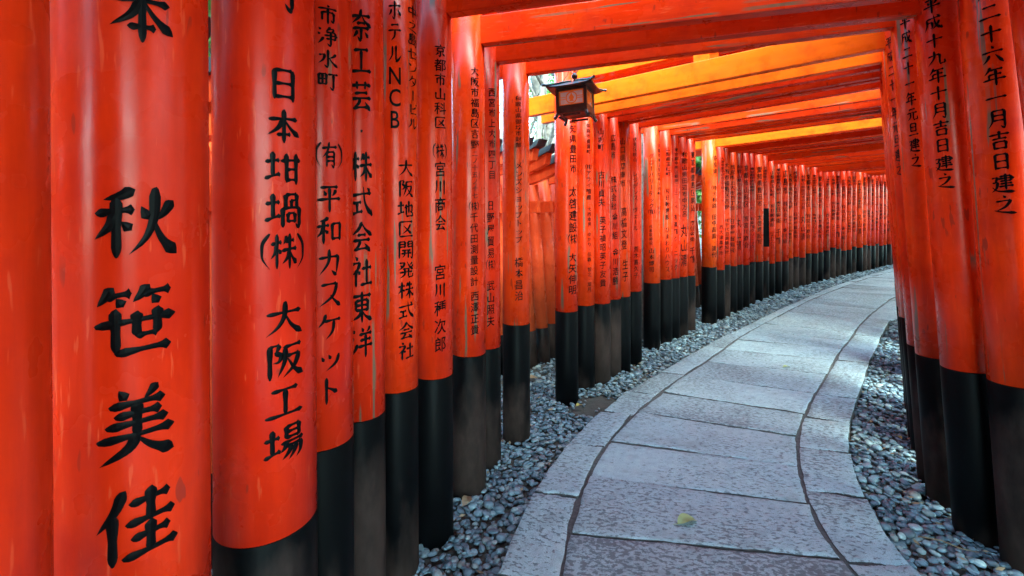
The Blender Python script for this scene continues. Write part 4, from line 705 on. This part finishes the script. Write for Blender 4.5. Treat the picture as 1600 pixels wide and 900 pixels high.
# ------------------------------------------------------------------ pebbles
def icosphere(sub):
    bm = bmesh.new(); bmesh.ops.create_icosphere(bm, subdivisions=sub, radius=1.0)
    V = np.array([v.co for v in bm.verts]); F = np.array([[v.index for v in f.verts] for f in bm.faces]); bm.free()
    return V, F
def build_gravel():
    pts = []
    for key, lim, side, smax in (('LE', 1.75, -1, None), ('RE', .75, 1, None)):
        p, S = curve(key)
        s = 0.9
        while s < S[-1] - .3:
            q = at(key, s); q2 = at(key, s + .03)
            t = (q2 - q) / np.hypot(*(q2 - q)); nrm = np.array([t[1], -t[0]]) * side
            y = q[1]
            stp = .027 if y < 3.2 else (.036 if y < 6 else .05)
            if key == 'RE' and y > 5.6: break
            o = .012
            L_ = lim if y < 5.8 else .75
            while o < L_:
                st = stp * (1 if o < .6 else 1.35)
                for layer in (0, 1):
                    if layer and (o > .7 or rng.random() < .5): continue
                    w = q + nrm * o + rng.uniform(-.5, .5, 2) * st
                    pts.append((w[0], w[1], layer, st))
                o += st
            s += stp
    pts = np.array(pts)
    # bare soil shows in one trodden patch beside the path and in thin places
    keep = np.ones(len(pts), bool)
    for cx, cy, rr in ((.50, 3.03, .17), (.58, 3.12, .10)):
        d = np.hypot(pts[:, 0] - cx, pts[:, 1] - cy); keep &= ~((d < rr) & (rng.random(len(pts)) < .93))
    keep &= rng.random(len(pts)) > .07
    pts = pts[keep]
    n = len(pts)
    big = pts[:, 3] / .027
    a = np.exp(rng.normal(math.log(.0150), .24, n)) * big ** .75
    b = a * rng.uniform(.58, .85, n); c = a * rng.uniform(.32, .52, n)
    yaw = rng.uniform(0, 2 * math.pi, n); tx = rng.normal(0, .17, n); ty = rng.normal(0, .17, n)
    z = -.042 + c * .8 + pts[:, 2] * .0125 + rng.uniform(0, .004, n) - .006 * (big > 1.2)
    Vs, Fs, nv = [], [], 0
    for lo, hi, sub in ((-9, 2.7, 3), (2.7, 99, 2)):
        V0, F0 = icosphere(sub)
        idx = np.where((pts[:, 1] >= lo) & (pts[:, 1] < hi))[0]
        for k in idx:
            sup = V0 * np.array([a[k], b[k], c[k]])
            sup = sup * (1 + .10 * np.sin(V0[:, :1] * 2.1 + k) + .07 * np.cos(V0[:, 1:2] * 2.7 + k * 1.7))
            cx, sx = math.cos(tx[k]), math.sin(tx[k]); cyy, syy = math.cos(ty[k]), math.sin(ty[k]); cz, sz = math.cos(yaw[k]), math.sin(yaw[k])
            Rx = np.array([[1, 0, 0], [0, cx, -sx], [0, sx, cx]]); Ry = np.array([[cyy, 0, syy], [0, 1, 0], [-syy, 0, cyy]]); Rz = np.array([[cz, -sz, 0], [sz, cz, 0], [0, 0, 1]])
            Vs.append(sup @ (Rz @ Rx @ Ry).T + np.array([pts[k, 0], pts[k, 1], z[k]]))
            Fs.append(F0 + nv); nv += len(V0)
    o = fast_mesh('gravel', np.vstack(Vs), np.vstack(Fs), M['pebble'])
    setting(o, 'stuff', 'loose bed of blue grey river pebbles either side of the stone path', 'gravel')
    # crumbs of dead leaf lying between the pebbles
    m = 800
    pk = pts[rng.choice(n, m)]
    V, F = [], []
    for k in range(m):
        x, y = pk[k, :2] + rng.normal(0, .02, 2); l = rng.uniform(.008, .022); th = rng.uniform(0, 6.28); zz = -.012 + rng.uniform(-.006, .006)
        dx, dy = math.cos(th) * l, math.sin(th) * l; ex, ey = -dy * .4, dx * .4
        i = len(V)
        V += [(x - dx, y - dy, zz), (x + ex, y + ey, zz + rng.uniform(-.004, .006)), (x + dx, y + dy, zz + rng.uniform(0, .006)), (x - ex, y - ey, zz)]
        F.append((i, i + 1, i + 2, i + 3))
    o = mesh_obj('leaf_litter', V, F, M['litter'])
    setting(o, 'stuff', 'scattered crumbs of brown dead leaf among the pebbles', 'leaf litter')
build_gravel()

# ------------------------------------------------------------------ lettering
STROKES = {}
for ln in GLYPHS.strip().split('\n'):
    ch, s = ln[0], ln[2:]
    STROKES[ch] = [(q[0], [tuple(float(t) for t in xy.split(',')) for xy in q[1:].split()]) for q in s.split(';')]
PROFILE = {'h': ([0, .12, .45, .8, .93, 1], [.45, 1.05, .52, .62, 1.30, .25]), 'v': ([0, .1, .5, .88, 1], [.6, 1.30, .88, 1.0, .35]),
           'p': ([0, .12, .5, .8, 1], [.7, 1.25, .9, .5, .03]), 'n': ([0, .15, .6, .82, 1], [.3, .5, .95, 1.6, .05]),
           'd': ([0, .35, .75, 1], [.15, .9, 1.4, .4])}
def catmull(P, n):
    P = np.array(P, float)
    if len(P) == 2: 
        t = np.linspace(0, 1, n)[:, None]; return P[0] + (P[1] - P[0]) * t
    Q = np.vstack([2 * P[0] - P[1], P, 2 * P[-1] - P[-2]]); out = []
    m = max(3, n // (len(P) - 1))
    for i in range(1, len(Q) - 2):
        for t in np.linspace(0, 1, m, endpoint=(i == len(Q) - 3)):
            a, b, c, d = Q[i - 1:i + 3]
            out.append(.5 * (2 * b + (c - a) * t + (2 * a - 5 * b + 4 * c - d) * t * t + (3 * b - a - 3 * c + d) * t ** 3))
    return np.array(out)
def brush(strokes, W=.060):
    V, F = [], []
    for si, (k, pts) in enumerate(strokes):
        C = catmull(pts, 13); C = np.stack([C[:, 0] / 100 - .5, .5 - C[:, 1] / 100], -1)
        if k == 'h':   # the small bow of a brushed horizontal
            t = np.linspace(0, 1, len(C)); C[:, 1] += .012 * np.sin(math.pi * t)
        s = np.r_[0, np.cumsum(np.hypot(*np.diff(C, axis=0).T))]; L_ = s[-1]; s = s / L_
        w = np.interp(s, *PROFILE[k]) * W * (1 if L_ > .25 else .85)
        T = np.gradient(C, axis=0); T /= np.hypot(*T.T)[:, None] + 1e-9
        Nn = np.stack([-T[:, 1], T[:, 0]], -1)
        C = np.vstack([C[0] - T[0] * w[0] * .7 + Nn[0] * w[0] * .4, C, C[-1] + T[-1] * w[-1] * .7]); w = np.r_[0.002, w, 0.002]
        Nn = np.vstack([Nn[0], Nn, Nn[-1]])
        b = len(V)
        for i in range(len(C)):
            lift = .0004 * (si % 5)
            V += [(*(C[i] + Nn[i] * w[i]), lift), (*(C[i] + Nn[i] * w[i] * .45), w[i] * .13 + lift), (*(C[i] - Nn[i] * w[i] * .1), w[i] * .18 + lift), (*(C[i] - Nn[i] * w[i]), lift)]
        for i in range(len(C) - 1):
            for q in range(3):
                F.append((b + 4 * i + q, b + 4 * i + q + 1, b + 4 * i + 4 + q + 1, b + 4 * i + 4 + q))
    return np.array(V), F
_glyph = {}
def glyph(ch):
    if ch in _glyph: return _glyph[ch]
    if ch in '㈱㈲':
        V, F = glyph('株' if ch == '㈱' else '有')
        V = V * np.array([.72, 1, 1]); F = list(F)
        P, Fp = brush([('p', [(12, 4), (-4, 28), (-6, 50), (-4, 72), (14, 98)]), ('p', [(88, 4), (104, 28), (106, 50), (104, 72), (86, 98)])], .042)
        r = (np.vstack([V, P]), F + [tuple(i + len(V) for i in f) for f in Fp])
    elif ch in STROKES:
        r = brush(STROKES[ch])
    else:
        cu = bpy.data.curves.new('letter', 'FONT'); cu.body = ch; cu.size = 1.0; cu.offset = .011; cu.resolution_u = 3
        o = bpy.data.objects.new('letter', cu); col.objects.link(o)
        dg = bpy.context.evaluated_depsgraph_get()
        me = bpy.data.meshes.new_from_object(o.evaluated_get(dg))
        bm = bmesh.new(); bm.from_mesh(me)
        bmesh.ops.remove_doubles(bm, verts=bm.verts, dist=1e-4)
        xs = [v.co.x for v in bm.verts]; ys = [v.co.y for v in bm.verts]
        if not xs: xs, ys = [0, 1], [0, 1]
        cx = (min(xs) + max(xs)) / 2
        wide = ord(ch) > 0x2000
        cyy = .38 if wide else (min(ys) + max(ys)) / 2
        k = 1.0 if wide else 1.25
        for x in np.linspace(-.5, .5, 9)[1:-1]:
            bmesh.ops.bisect_plane(bm, geom=bm.verts[:] + bm.edges[:] + bm.faces[:], plane_co=(cx + x, 0, 0), plane_no=(1, 0, 0))
        bm.verts.index_update()
        V = np.array([((v.co.x - cx) * k, (v.co.y - cyy) * k + (.07 * (v.co.x - cx) if wide else 0), .004) for v in bm.verts]) if len(bm.verts) else np.zeros((0, 3))
        F = [tuple(v.index for v in f.verts) for f in bm.faces]
        bm.free(); bpy.data.objects.remove(o); bpy.data.curves.remove(cu); bpy.data.meshes.remove(me)
        r = (V, F)
    _glyph[ch] = r
    return r
def inscription(blocks, rad, mat, parent):
    V, F, nv = [], [], 0
    for txt, az, z0, z1, w in blocks:
        n = len(txt); cell = (z0 - z1) / n
        for i, ch in enumerate(txt):
            if ch == ' ': continue
            G, Fg = glyph(ch)
            if not len(G): continue
            hg = cell * (.76 if n == 4 and w > .075 else .90)
            if ch in '・': hg = min(hg, w)
            zc = z0 - cell * (i + .5)
            th = math.radians(az) + G[:, 0] * w / rad
            rr = rad + .0008 + G[:, 2] * w
            V.append(np.stack([rr * np.sin(th), -rr * np.cos(th), zc + G[:, 1] * hg], -1))
            F += [tuple(k + nv for k in f) for f in Fg]; nv += len(G)
    return mesh_obj('inscription', np.vstack(V), F, mat, parent, smooth=False)

# ------------------------------------------------------------------ torii
PILLAR_TOP = 2.24
def pillar_mesh(rad, hb):
    r2 = rad * .965
    return lathe([(0.001, hb), (rad, hb), (rad * .996, 1.0), (rad * .988, 1.6), (r2, PILLAR_TOP), (0.001, PILLAR_TOP)], 72)
def foot_mesh(rad, hb):
    rr = rad + .0006
    return lathe([(0.001, -.16), (rr * 1.01, -.16), (rr * 1.004, .2), (rr, hb - .004), (rr - .002, hb), (0.001, hb)], 72)

TINT = {0: 42, 1: 30, 2: 12, 3: 24, 4: 34, 5: 62, 6: 55, 7: 64, 8: 44, 9: 68, 10: 62, 11: 66, 12: 40, 16: 75, 17: 55, 21: 60, 25: 2, 26: 8, 27: 0, 31: 70}
SUNLIT = (10, 11, 21)      # gates whose beams have sunlight painted in as a yellower colour
def torii(i, row, label, group):
    RED, BEAM = (M['orange'], M['sunlit_beam']) if i in SUNLIT else (M['red'], M['beam'])
    mx, my, rz, w, rad, hbl, hbr, nl, nr, leanr, bl, br = row
    t = thing('torii_gate', label, 'torii gate', (mx, my, 0), R(rz), group)
    for side, hb, lean, blk in ((-1, hbl, 2.0, bl), (1, hbr, -leanr, br)):
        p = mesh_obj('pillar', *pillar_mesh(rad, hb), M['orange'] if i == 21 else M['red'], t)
        p.location = (side * w / 2, 0, 0); p.rotation_euler = (0, R(lean), R(0))
        mesh_obj('footing', *foot_mesh(rad, hb), M['foot'], p)
        for one in blk: inscription([one], rad, M['ink'], p)
    NH, ND = .128, .052
    LD = .17 if i < 5 else .12 if i < 9 else (.085 if i < 22 else .155)        # lintel depth shaped per stretch to set how much sky light enters
    inL = -w / 2 + math.tan(R(2)) * 2; inR = w / 2 - math.tan(R(leanr)) * 2
    ext = .42 if i in (10, 21) else .35
    x0, x1 = inL - ext, inR + ext
    tilt = math.atan2(nr - nl, inR - inL)
    zc = lambda x: nl + (nr - nl) * (x - inL) / (inR - inL)
    rot = Matrix.Rotation(-tilt, 3, 'Y')
    bm = bmesh.new(); add_box(bm, (x1 - x0, ND, NH), (0, 0, 0), None, .004)
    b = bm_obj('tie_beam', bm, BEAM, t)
    b.location = ((x0 + x1) / 2, 0, zc((x0 + x1) / 2) + NH / 2); b.rotation_euler = (0, -tilt, 0)
    # wedges that pin the tie beam in the pillars
    for x, sx in ((inL, 1), (inR, -1)):
        bm = bmesh.new(); add_box(bm, (.10, .034, .026), (0, 0, 0), Matrix.Rotation(sx * .12, 3, 'Y'), .002)
        o = bm_obj('wedge', bm, BEAM, t); o.location = (x + sx * .095, 0, zc(x) + NH + .018)
    # strut between tie beam and lintel
    bm = bmesh.new(); add_box(bm, (.085, .045, .20), (0, 0, 0), None, .003)
    o = bm_obj('strut', bm, BEAM, t); xm = (inL + inR) / 2; o.location = (xm, 0, zc(xm) + NH + .075)
    # lintel with its upturned ends and roof cap
    def curved(zoff, hh, dep, e, flare):
        V, F = [], []
        xs = np.linspace((inL - .02 if i in (10, 11, 12) else x0) - e, x1 + e, 25); half = (x1 - x0) / 2 + e; xc = (x0 + x1) / 2
        for x in xs:
            u = abs(x - xc) / half; up = .07 * max(0, u - .45) ** 2 / .3025 + zoff + (zc(x) - zc(xc)) * .5
            xx = x
            V += [(xx, -dep / 2, up), (xx, dep / 2, up), (xx + flare * np.sign(x - xc) * (u > .98), dep / 2, up + hh), (xx + flare * np.sign(x - xc) * (u > .98), -dep / 2, up + hh)]
        for k in range(len(xs) - 1):
            for q in range(4):
                a, b_ = 4 * k + q, 4 * k + (q + 1) % 4; F.append((a, a + 4, b_ + 4, b_))
        F += [(0, 1, 2, 3), (4 * len(xs) - 1, 4 * len(xs) - 2, 4 * len(xs) - 3, 4 * len(xs) - 4)]
        return V, F
    l = mesh_obj('lintel', *curved(PILLAR_TOP + .002, .15, LD, .10, .03), BEAM, t, smooth=False)
    mesh_obj('roof_cap', *curved(PILLAR_TOP + .154, .035, LD + .03, .15, .02), M['cap'], l, smooth=False)
    return t
M['ink'].node_tree.nodes['Principled BSDF'].inputs['Specular IOR Level'].default_value = 0.05
GROUP = 'vermilion torii gates forming the tunnel over the path'
for i, row in enumerate(TORII):
    t = torii(i, row, LABELS[min(i, len(LABELS) - 1)], GROUP)
    base_t = TINT.get(i, random.randint(24, 84))
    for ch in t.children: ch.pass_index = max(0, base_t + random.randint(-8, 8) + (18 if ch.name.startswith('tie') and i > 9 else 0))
# the tunnel goes on behind the camera
for k in range(8):
    torii(-1, [.60, -.06 - .25 * k, -6, 2.2, .079, .63, .63, 2.02, 1.99, 2.0, [], []], 'vermilion torii standing behind the camera in the same tunnel', GROUP)

# ------------------------------------------------------------------ second, lower row of torii behind the first
def small_torii(k):
    a, head = ROW2_SPOTS[k]
    ROW2_N = np.array([-math.cos(head), math.sin(head)])
    rad = .060 + random.uniform(-.004, .004); w = 1.25
    m = a + ROW2_N * w / 2
    t = thing('small_torii_gate', 'small paler torii with slate black cap in the second row behind the tunnel', 'torii gate', (m[0], m[1], -.04), math.atan2(-ROW2_N[1], -ROW2_N[0]), 'small torii gates of the second row')
    top = 1.62 + random.uniform(-.04, .04)
    for side in (-1, 1):
        hb = .33 + random.uniform(-.03, .03)
        p = mesh_obj('pillar', *lathe([(.001, hb), (rad, hb), (rad * .95, top), (.001, top)], 32), M['red_small'], t)
        p.location = (side * w / 2, 0, 0); p.rotation_euler = (0, R(-side * 2.6), 0)
        mesh_obj('footing', *lathe([(.001, -.1), (rad + .001, -.1), (rad + .001, hb), (.001, hb)], 32), M['foot'], p)
    bm = bmesh.new(); add_box(bm, (w + .30, .04, .10), (0, 0, 0), None, .003); o = bm_obj('tie_beam', bm, M['red_small'], t); o.location = (0, 0, 1.38)
    bm = bmesh.new(); add_box(bm, (.07, .04, .20), (0, 0, 0), None, .003); o = bm_obj('strut', bm, M['red_small'], t); o.location = (0, 0, 1.53)
    def curved(zoff, hh, dep, half, fl):
        V, F = [], []
        xs = np.linspace(-half, half, 17)
        for x in xs:
            u = abs(x) / half; up = .09 * max(0, u - .4) ** 2 / .36 + zoff; f = fl * np.sign(x) * (u > .98)
            V += [(x, -dep / 2, up), (x, dep / 2, up), (x + f, dep / 2, up + hh), (x + f, -dep / 2, up + hh)]
        for k_ in range(len(xs) - 1):
            for q in range(4):
                a_, b_ = 4 * k_ + q, 4 * k_ + (q + 1) % 4; F.append((a_, a_ + 4, b_ + 4, b_))
        F += [(0, 1, 2, 3), (67, 66, 65, 64)]
        return V, F
    l = mesh_obj('lintel', *curved(top + .001, .10, .065, w / 2 + .26, .03), M['red_small'], t, smooth=False)
    mesh_obj('roof_cap', *curved(top + .104, .05, .10, w / 2 + .33, .035), M['cap'], l, smooth=False)
ROW2_SPOTS = [(ROW2_A + ROW2_D * (-.55 + .158 * k + random.uniform(-.012, .012)), R(45.5)) for k in range(26)]
q, hd = ROW2_SPOTS[0][0].copy(), 45.5
for k in range(22):                     # the row bends alongside the first one towards the camera
    hd = max(6.0, hd - 3.4); q = q - .215 * np.array([math.sin(R(hd)), math.cos(R(hd))])
    ROW2_SPOTS.append((q.copy(), R(hd)))
for k in range(len(ROW2_SPOTS)): small_torii(k)

# ------------------------------------------------------------------ hanging lantern
def lantern():
    x, y, z = .395, 2.66, 1.822          # middle of the underside of the box
    t = thing('hanging_lantern', 'black metal lantern with orange lattice windows hanging in the tunnel', 'lantern', (x, y, z), R(-24))
    hw = .086; H = .142
    bm = bmesh.new()
    for sx in (-1, 1):
        for sy in (-1, 1):
            add_box(bm, (.018, .018, H), (sx * (hw - .004), sy * (hw - .004), H / 2), None, .002)
    for sx, sy, a in ((0, -1, 0), (0, 1, 0), (1, 0, 1), (-1, 0, 1)):
        size = (2 * hw - .024, .014, .044) if a == 0 else (.014, 2 * hw - .024, .044)
        add_box(bm, size, (sx * (hw - .004), sy * (hw - .004), .022), None, .002)
        size = (size[0], size[1], .014)
        add_box(bm, size, (sx * (hw - .004), sy * (hw - .004), H - .008), None, .002)
    add_box(bm, (2 * hw - .03, 2 * hw - .03, .008), (0, 0, .003))
    add_box(bm, (2 * hw - .03, 2 * hw - .03, .008), (0, 0, H - .004))
    bm_obj('lantern_body', bm, M['iron'], t)
    # splayed skirt and feet
    bm = bmesh.new()
    for sx in (-1, 1):
        for sy in (-1, 1):
            add_tube(bm, [(sx * (hw - .004), sy * (hw - .004), .004), (sx * (hw + .004), sy * (hw + .004), -.018), (sx * (hw + .012), sy * (hw + .012), -.028)], [.011, .009, .011], 8)
    for a in range(4):
        c, s = [(1, 0), (0, 1), (-1, 0), (0, -1)][a]
        add_box(bm, (.012, 1.2 * hw, .012) if c else (1.2 * hw, .012, .012), (c * (hw - .002), s * (hw - .002), -.012), None, .002)
    bm_obj('lantern_foot', bm, M['iron'], t)
    # windows: grey pane behind an orange frame with ring, jewel and bars
    for k in range(4):
        q = Matrix.Rotation(k * math.pi / 2, 4, 'Z')
        bm = bmesh.new(); add_box(bm, (2 * hw - .026, .004, H - .056), (0, -hw + .012, H / 2 + .016))
        bmesh.ops.transform(bm, matrix=q, verts=bm.verts)
        pane = bm_obj('window_pane', bm, M['panel'], t)
        bm = bmesh.new()
        W2, H2, zc, yy = hw - .016, (H - .058) / 2, H / 2 + .0145, -hw + .0065
        for sx in (-1, 1): add_box(bm, (.007, .006, 2 * H2), (sx * (W2 - .001), yy, zc))
        for sz in (-1, 1): add_box(bm, (2 * W2 - .012, .006, .007), (0, yy, zc + sz * (H2 - .0035)))
        ring = [(math.cos(2 * math.pi * j / 28) * .031, yy, zc + math.sin(2 * math.pi * j / 28) * .031) for j in range(29)]
        add_tube(bm, ring, [.0032] * 29, 6)
        for sx in (-1, 1):
            for dz in (-.006, .006): add_box(bm, (W2 - .040, .0045, .0028), (sx * (.034 + (W2 - .040) / 2 + .001), yy, zc + dz))
        add_box(bm, (.0035, .0045, H2 - .037), (0, yy, zc + .0345 + (H2 - .037) / 2 - .001))
        # jewel: a bulb drawn up to a point on a small stand
        prof = [(0, .027), (.006, .015), (.013, .005), (.0135, -.004), (.008, -.012), (.012, -.016), (.012, -.020), (-.012, -.020), (-.012, -.016), (-.008, -.012), (-.0135, -.004), (-.013, .005), (-.006, .015)]
        v0 = [bm.verts.new((a, yy - .002, zc + b)) for a, b in prof]; v1 = [bm.verts.new((a, yy + .002, zc + b)) for a, b in prof]
        bm.faces.new(v0); bm.faces.new(v1[::-1])
        for j in range(len(prof)):
            j2 = (j + 1) % len(prof); bm.faces.new((v0[j], v1[j], v1[j2], v0[j2]))
        bmesh.ops.recalc_face_normals(bm, faces=bm.faces)
        bmesh.ops.transform(bm, matrix=q, verts=bm.verts)
        bm_obj('window_lattice', bm, M['lattice'], pane)
    # roof: hipped, hollow-curved, with rolled corner ribs
    V, F = [], []
    rings = [(.132, H - .004), (.134, H + .003), (.116, H + .011), (.092, H + .022), (.060, H + .037), (.028, H + .050), (.012, H + .055)]
    m = 8
    for r_, zz in rings:
        for e in range(4):
            for j in range(m):
                u = j / m * 2 - 1
                P2 = [(u, -1), (1, u), (-u, 1), (-1, -u)][e]
                lift = .012 * abs(u) ** 3 * (r_ / .14) ** 2
                V.append((P2[0] * r_, P2[1] * r_, zz + lift))
    n = 4 * m
    for i in range(len(rings) - 1):
        for k in range(n): F.append((i * n + k, i * n + (k + 1) % n, (i + 1) * n + (k + 1) % n, (i + 1) * n + k))
    F.append(tuple(range((len(rings) - 1) * n, len(rings) * n)))
    F.append(tuple(range(n))[::-1])
    roof = mesh_obj('lantern_roof', V, F, M['iron'], t, smooth=False)
    bm = bmesh.new()
    for sx in (-1, 1):
        for sy in (-1, 1):
            add_tube(bm, [(sx * .016, sy * .016, H + .058), (sx * .060, sy * .060, H + .044), (sx * .100, sy * .100, H + .027), (sx * .134, sy * .134, H + .018), (sx * .150, sy * .150, H + .019)], [.006, .006, .006, .007, .009], 8)
    bm_obj('roof_rib', bm, M['iron'], roof)
    Vf, Ff = lathe([(.001, H + .050), (.013, H + .052), (.010, H + .062), (.006, H + .068), (.016, H + .075), (.019, H + .085), (.016, H + .095), (.006, H + .104), (.001, H + .106)], 20)
    mesh_obj('finial', Vf, Ff, M['iron'], t)
    bm = bmesh.new()
    zr = H + .130
    add_tube(bm, [(math.cos(2 * math.pi * j / 24) * .026, 0, zr + math.sin(2 * math.pi * j / 24) * .026) for j in range(25)], [.0028] * 25, 6)
    bm_obj('ring', bm, M['iron'], t)
    # wire hook going up over the back of the tie beam in front
    top = Vector((0, 0, zr + .024))
    wl = Matrix.Rotation(R(24), 3, 'Z')
    pts = [top, top + wl @ Vector((-.004, -.04, .02)), top + wl @ Vector((-.012, -.085, .035)), top + wl @ Vector((-.012, -.13, .05))]
    bm = bmesh.new(); add_tube(bm, pts, [.0025] * 4, 6)
    loose = [Vector((-.028, 0, zr)), Vector((-.045, .005, zr - .03)), Vector((-.07, .01, zr - .055)), Vector((-.10, .02, zr - .075)), Vector((-.115, .05, zr - .05))]
    add_tube(bm, loose, [.0015] * 5, 5)
    bm_obj('hanging_wire', bm, M['iron'], t)
lantern()

# ------------------------------------------------------------------ small things
def plaque():
    row = TORII[29]
    a = R(row[2]); px, py = row[0] - math.cos(a) * row[3] / 2, row[1] - math.sin(a) * row[3] / 2
    th = a + R(38) - math.pi / 2
    dx, dy = math.cos(th), math.sin(th)
    r = row[4] + .012
    bm = bmesh.new(); add_box(bm, (.085, .018, .56), (0, 0, 0), None, .004)
    o = bm_obj('name_plaque', bm, M['ink'])
    o.location = (px + dx * r + .034, py + dy * r - .024, 1.02); o.rotation_euler = (0, R(1.2), th + math.pi / 2)
    tag(o, 'narrow black board hung upright on a far pillar of the left side', 'plaque')
plaque()

def leaf(x, y, z, ln, yaw, mat, label, tilt=0.0):
    V, F = [], []
    n = 9
    for i in range(n):
        t = i / (n - 1); w = ln * .24 * math.sin(math.pi * t ** .85) ** .8 + .0004
        zz = ln * .10 * math.sin(math.pi * t * 1.4)
        for k in (-1, -.5, 0, .5, 1):
            V.append(((t - .5) * ln, k * w, zz + abs(k) * w * .22 + .0012 * math.sin(9 * t + 3 * k)))
    for i in range(n - 1):
        for k in range(4): F.append((5 * i + k, 5 * i + k + 1, 5 * i + 6 + k, 5 * i + 5 + k))
    st = len(V)
    sv, sf = tube_arrays([(-.5 * ln, 0, .001), (-.6 * ln, .01 * ln, .003), (-.68 * ln, .04 * ln, .002)], [.0011, .0009, .0007], 5)
    V += sv; F += [tuple(k + st for k in f) for f in sf]
    o = mesh_obj('fallen_leaf', V, F, mat)
    o.location = (x, y, z); o.rotation_euler = (tilt, 0, yaw)
    tag(o, label, 'leaf', 'fallen leaves')
leaf(.655, 1.80, .004, .105, R(22), M['fallen'], 'largest yellow green leaf lying on a near path slab')
leaf(2.12, 3.575, .004, .07, R(10), M['fallen'], 'small green leaf on a path slab halfway along the bend')
leaf(.40, 2.99, -.004, .06, R(40), M['fallen_y'], 'yellow leaf on pebbles at the foot of the pillar under the lantern')
leaf(2.02, 2.43, -.006, .055, R(80), M['fallen_y'], 'small yellowish leaf on the pebbles right of the path', .2)
leaf(1.72, 1.79, -.006, .065, R(140), M['fallen'], 'pale green leaf on pebbles at the foot of a right hand pillar', .2)
leaf(-.24, 2.0, -.006, .085, R(70), M['litter'], 'brown curled leaf on pebbles between two black pillar feet on the left', .3)
leaf(.12, 3.55, -.004, .09, R(20), M['litter'], 'brown dead leaf on the pebbles in the gap before the second row', .3)

def twig(x, y, yaw, ln, label):
    V, F = tube_arrays([(-ln / 2, 0, .004), (-.1 * ln, .008, .010), (.2 * ln, -.004, .008), (ln / 2, .012, .004)], [.0022, .002, .0017, .001], 6)
    o = mesh_obj('twig', V, F, M['litter']); o.location = (x, y, -.008); o.rotation_euler = (0, 0, yaw)
    tag(o, label, 'twig')
twig(1.52, 1.63, R(-38), .16, 'thin dead twig lying on the pebbles beside the near right pillar')

# grey post seen in the slit between two groups of pillars
V, F = tube_arrays([(0, 0, -.1), (.01, 0, .7), (-.005, .01, 1.6), (.01, .01, 2.6)], [.062, .058, .055, .05], 14)
o = mesh_obj('wooden_post', V, F, M['greywood']); o.location = (1.31, 4.60, 0)
tag(o, 'weathered grey wooden post seen in the slit between two groups of pillars', 'post')

# ------------------------------------------------------------------ trees
def tree(x, y, h, r0, crown_r, nleaf, mat, label, seed, leaf_size=.07, bare=False, lean=(0, 0)):
    rg = random.Random(seed)
    z0 = float(ground_z(np.array(x), np.array(y)))
    t = thing('tree', label, 'tree', (x, y, z0 - .05), 0, 'trees on the wooded slope')
    V, F, tips = [], [], []
    def branch(p, d, ln, r, depth):
        pts, rad = [p], [r]
        q = p.copy(); dd = d.copy(); n = 6
        for i in range(n):
            dd = (dd + Vector((rg.uniform(-.16, .16), rg.uniform(-.16, .16), rg.uniform(-.02, .12)))).normalized()
            q = q + dd * ln / n
            pts.append(q.copy()); rad.append(max(.004, r * (1 - .62 * (i + 1) / n)))
        v, f = tube_arrays(pts, rad, 8 if depth < 2 else 5)
        b = len(V); V.extend(v); F.extend(tuple(k + b for k in ff) for ff in f)
        if depth >= 3: tips.extend(pts[2:]); return
        if depth >= 1: tips.extend(pts[4:])
        m = rg.randint(4, 6) if depth == 0 else rg.randint(3, 4)
        for j in range(m):
            i = rg.randint(2 if depth == 0 else 1, n)
            az = rg.uniform(0, 6.28); up = rg.uniform(.15, .8)
            nd = (dd * .6 + Vector((math.cos(az), math.sin(az), up))).normalized()
            branch(pts[i], nd, ln * rg.uniform(.38, .6), rad[i] * .62, depth + 1)
    branch(Vector((0, 0, 0)), Vector((lean[0], lean[1], 1)).normalized(), h * .62, r0, 0)
    mesh_obj('trunk', V, F, M['bark'], t)
    if nleaf:
        rn = np.random.default_rng(seed)
        T = np.array([tuple(p) for p in tips])
        c = T[rn.integers(0, len(T), nleaf)] + rn.normal(0, crown_r * .16, (nleaf, 3))
        a = rn.normal(0, 1, (nleaf, 3)); a /= np.linalg.norm(a, axis=1)[:, None]
        b = np.cross(a, rn.normal(0, 1, (nleaf, 3))); b /= np.linalg.norm(b, axis=1)[:, None]
        s = leaf_size * rn.uniform(.6, 1.4, (nleaf, 1))
        Q = np.stack([c - a * s, c + b * s * .45, c + a * s, c - b * s * .45], 1).reshape(-1, 3)
        fast_mesh('crown', Q, np.arange(nleaf * 4).reshape(-1, 4), mat, t, smooth=False)
spots = [  # x, y, height, trunk radius, leaves
    (.20, 7.6, 6.5, .09, 0, 1), (.30, 6.8, 8.0, .07, 60, 1), (.62, 8.0, 7.0, .21, 0, 1), (-1.2, 9.5, 7.0, .12, 500, 1),
    (4.1, 10.2, 5.2, .12, 9000, 0), (3.4, 10.6, 5.0, .12, 9000, 0), (5.4, 12.5, 6.0, .16, 9000, 0), (-3.4, 7.0, 6.0, .14, 7000, 0), (-3.6, 3.6, 6.5, .15, 12000, 0), (2.6, 16.5, 7.0, .18, 8000, 0),
    (7.8, 14.2, 7.0, .16, 7000, 0), (5.6, 0.6, 6.0, .15, 5000, 0), (8.5, 3.0, 7.0, .17, 6000, 0), (11.5, 5.6, 7.0, .17, 6000, 0), (5.0, -4.0, 6.5, .16, 5000, 0), (-3.3, .8, 5.5, .14, 13000, 0), (-3.6, -2.0, 6.0, .15, 12000, 0)]  # last two: unseen trees added to block sky light from the left
kinds = [('green leafy tree behind the second row of torii', 'leaf'), ('thin tree with bare pale branches seen through the gap by the lantern', 'leaf2')]
for k, (x, y, h, r_, nl, kd) in enumerate(spots):
    lab = TREE_LABELS[k]
    tree(x, y, h, r_, 2.0 if kd == 0 else 1.2, nl, M[kinds[kd][1]], lab, 40 + k, .075 if kd == 0 else .045)
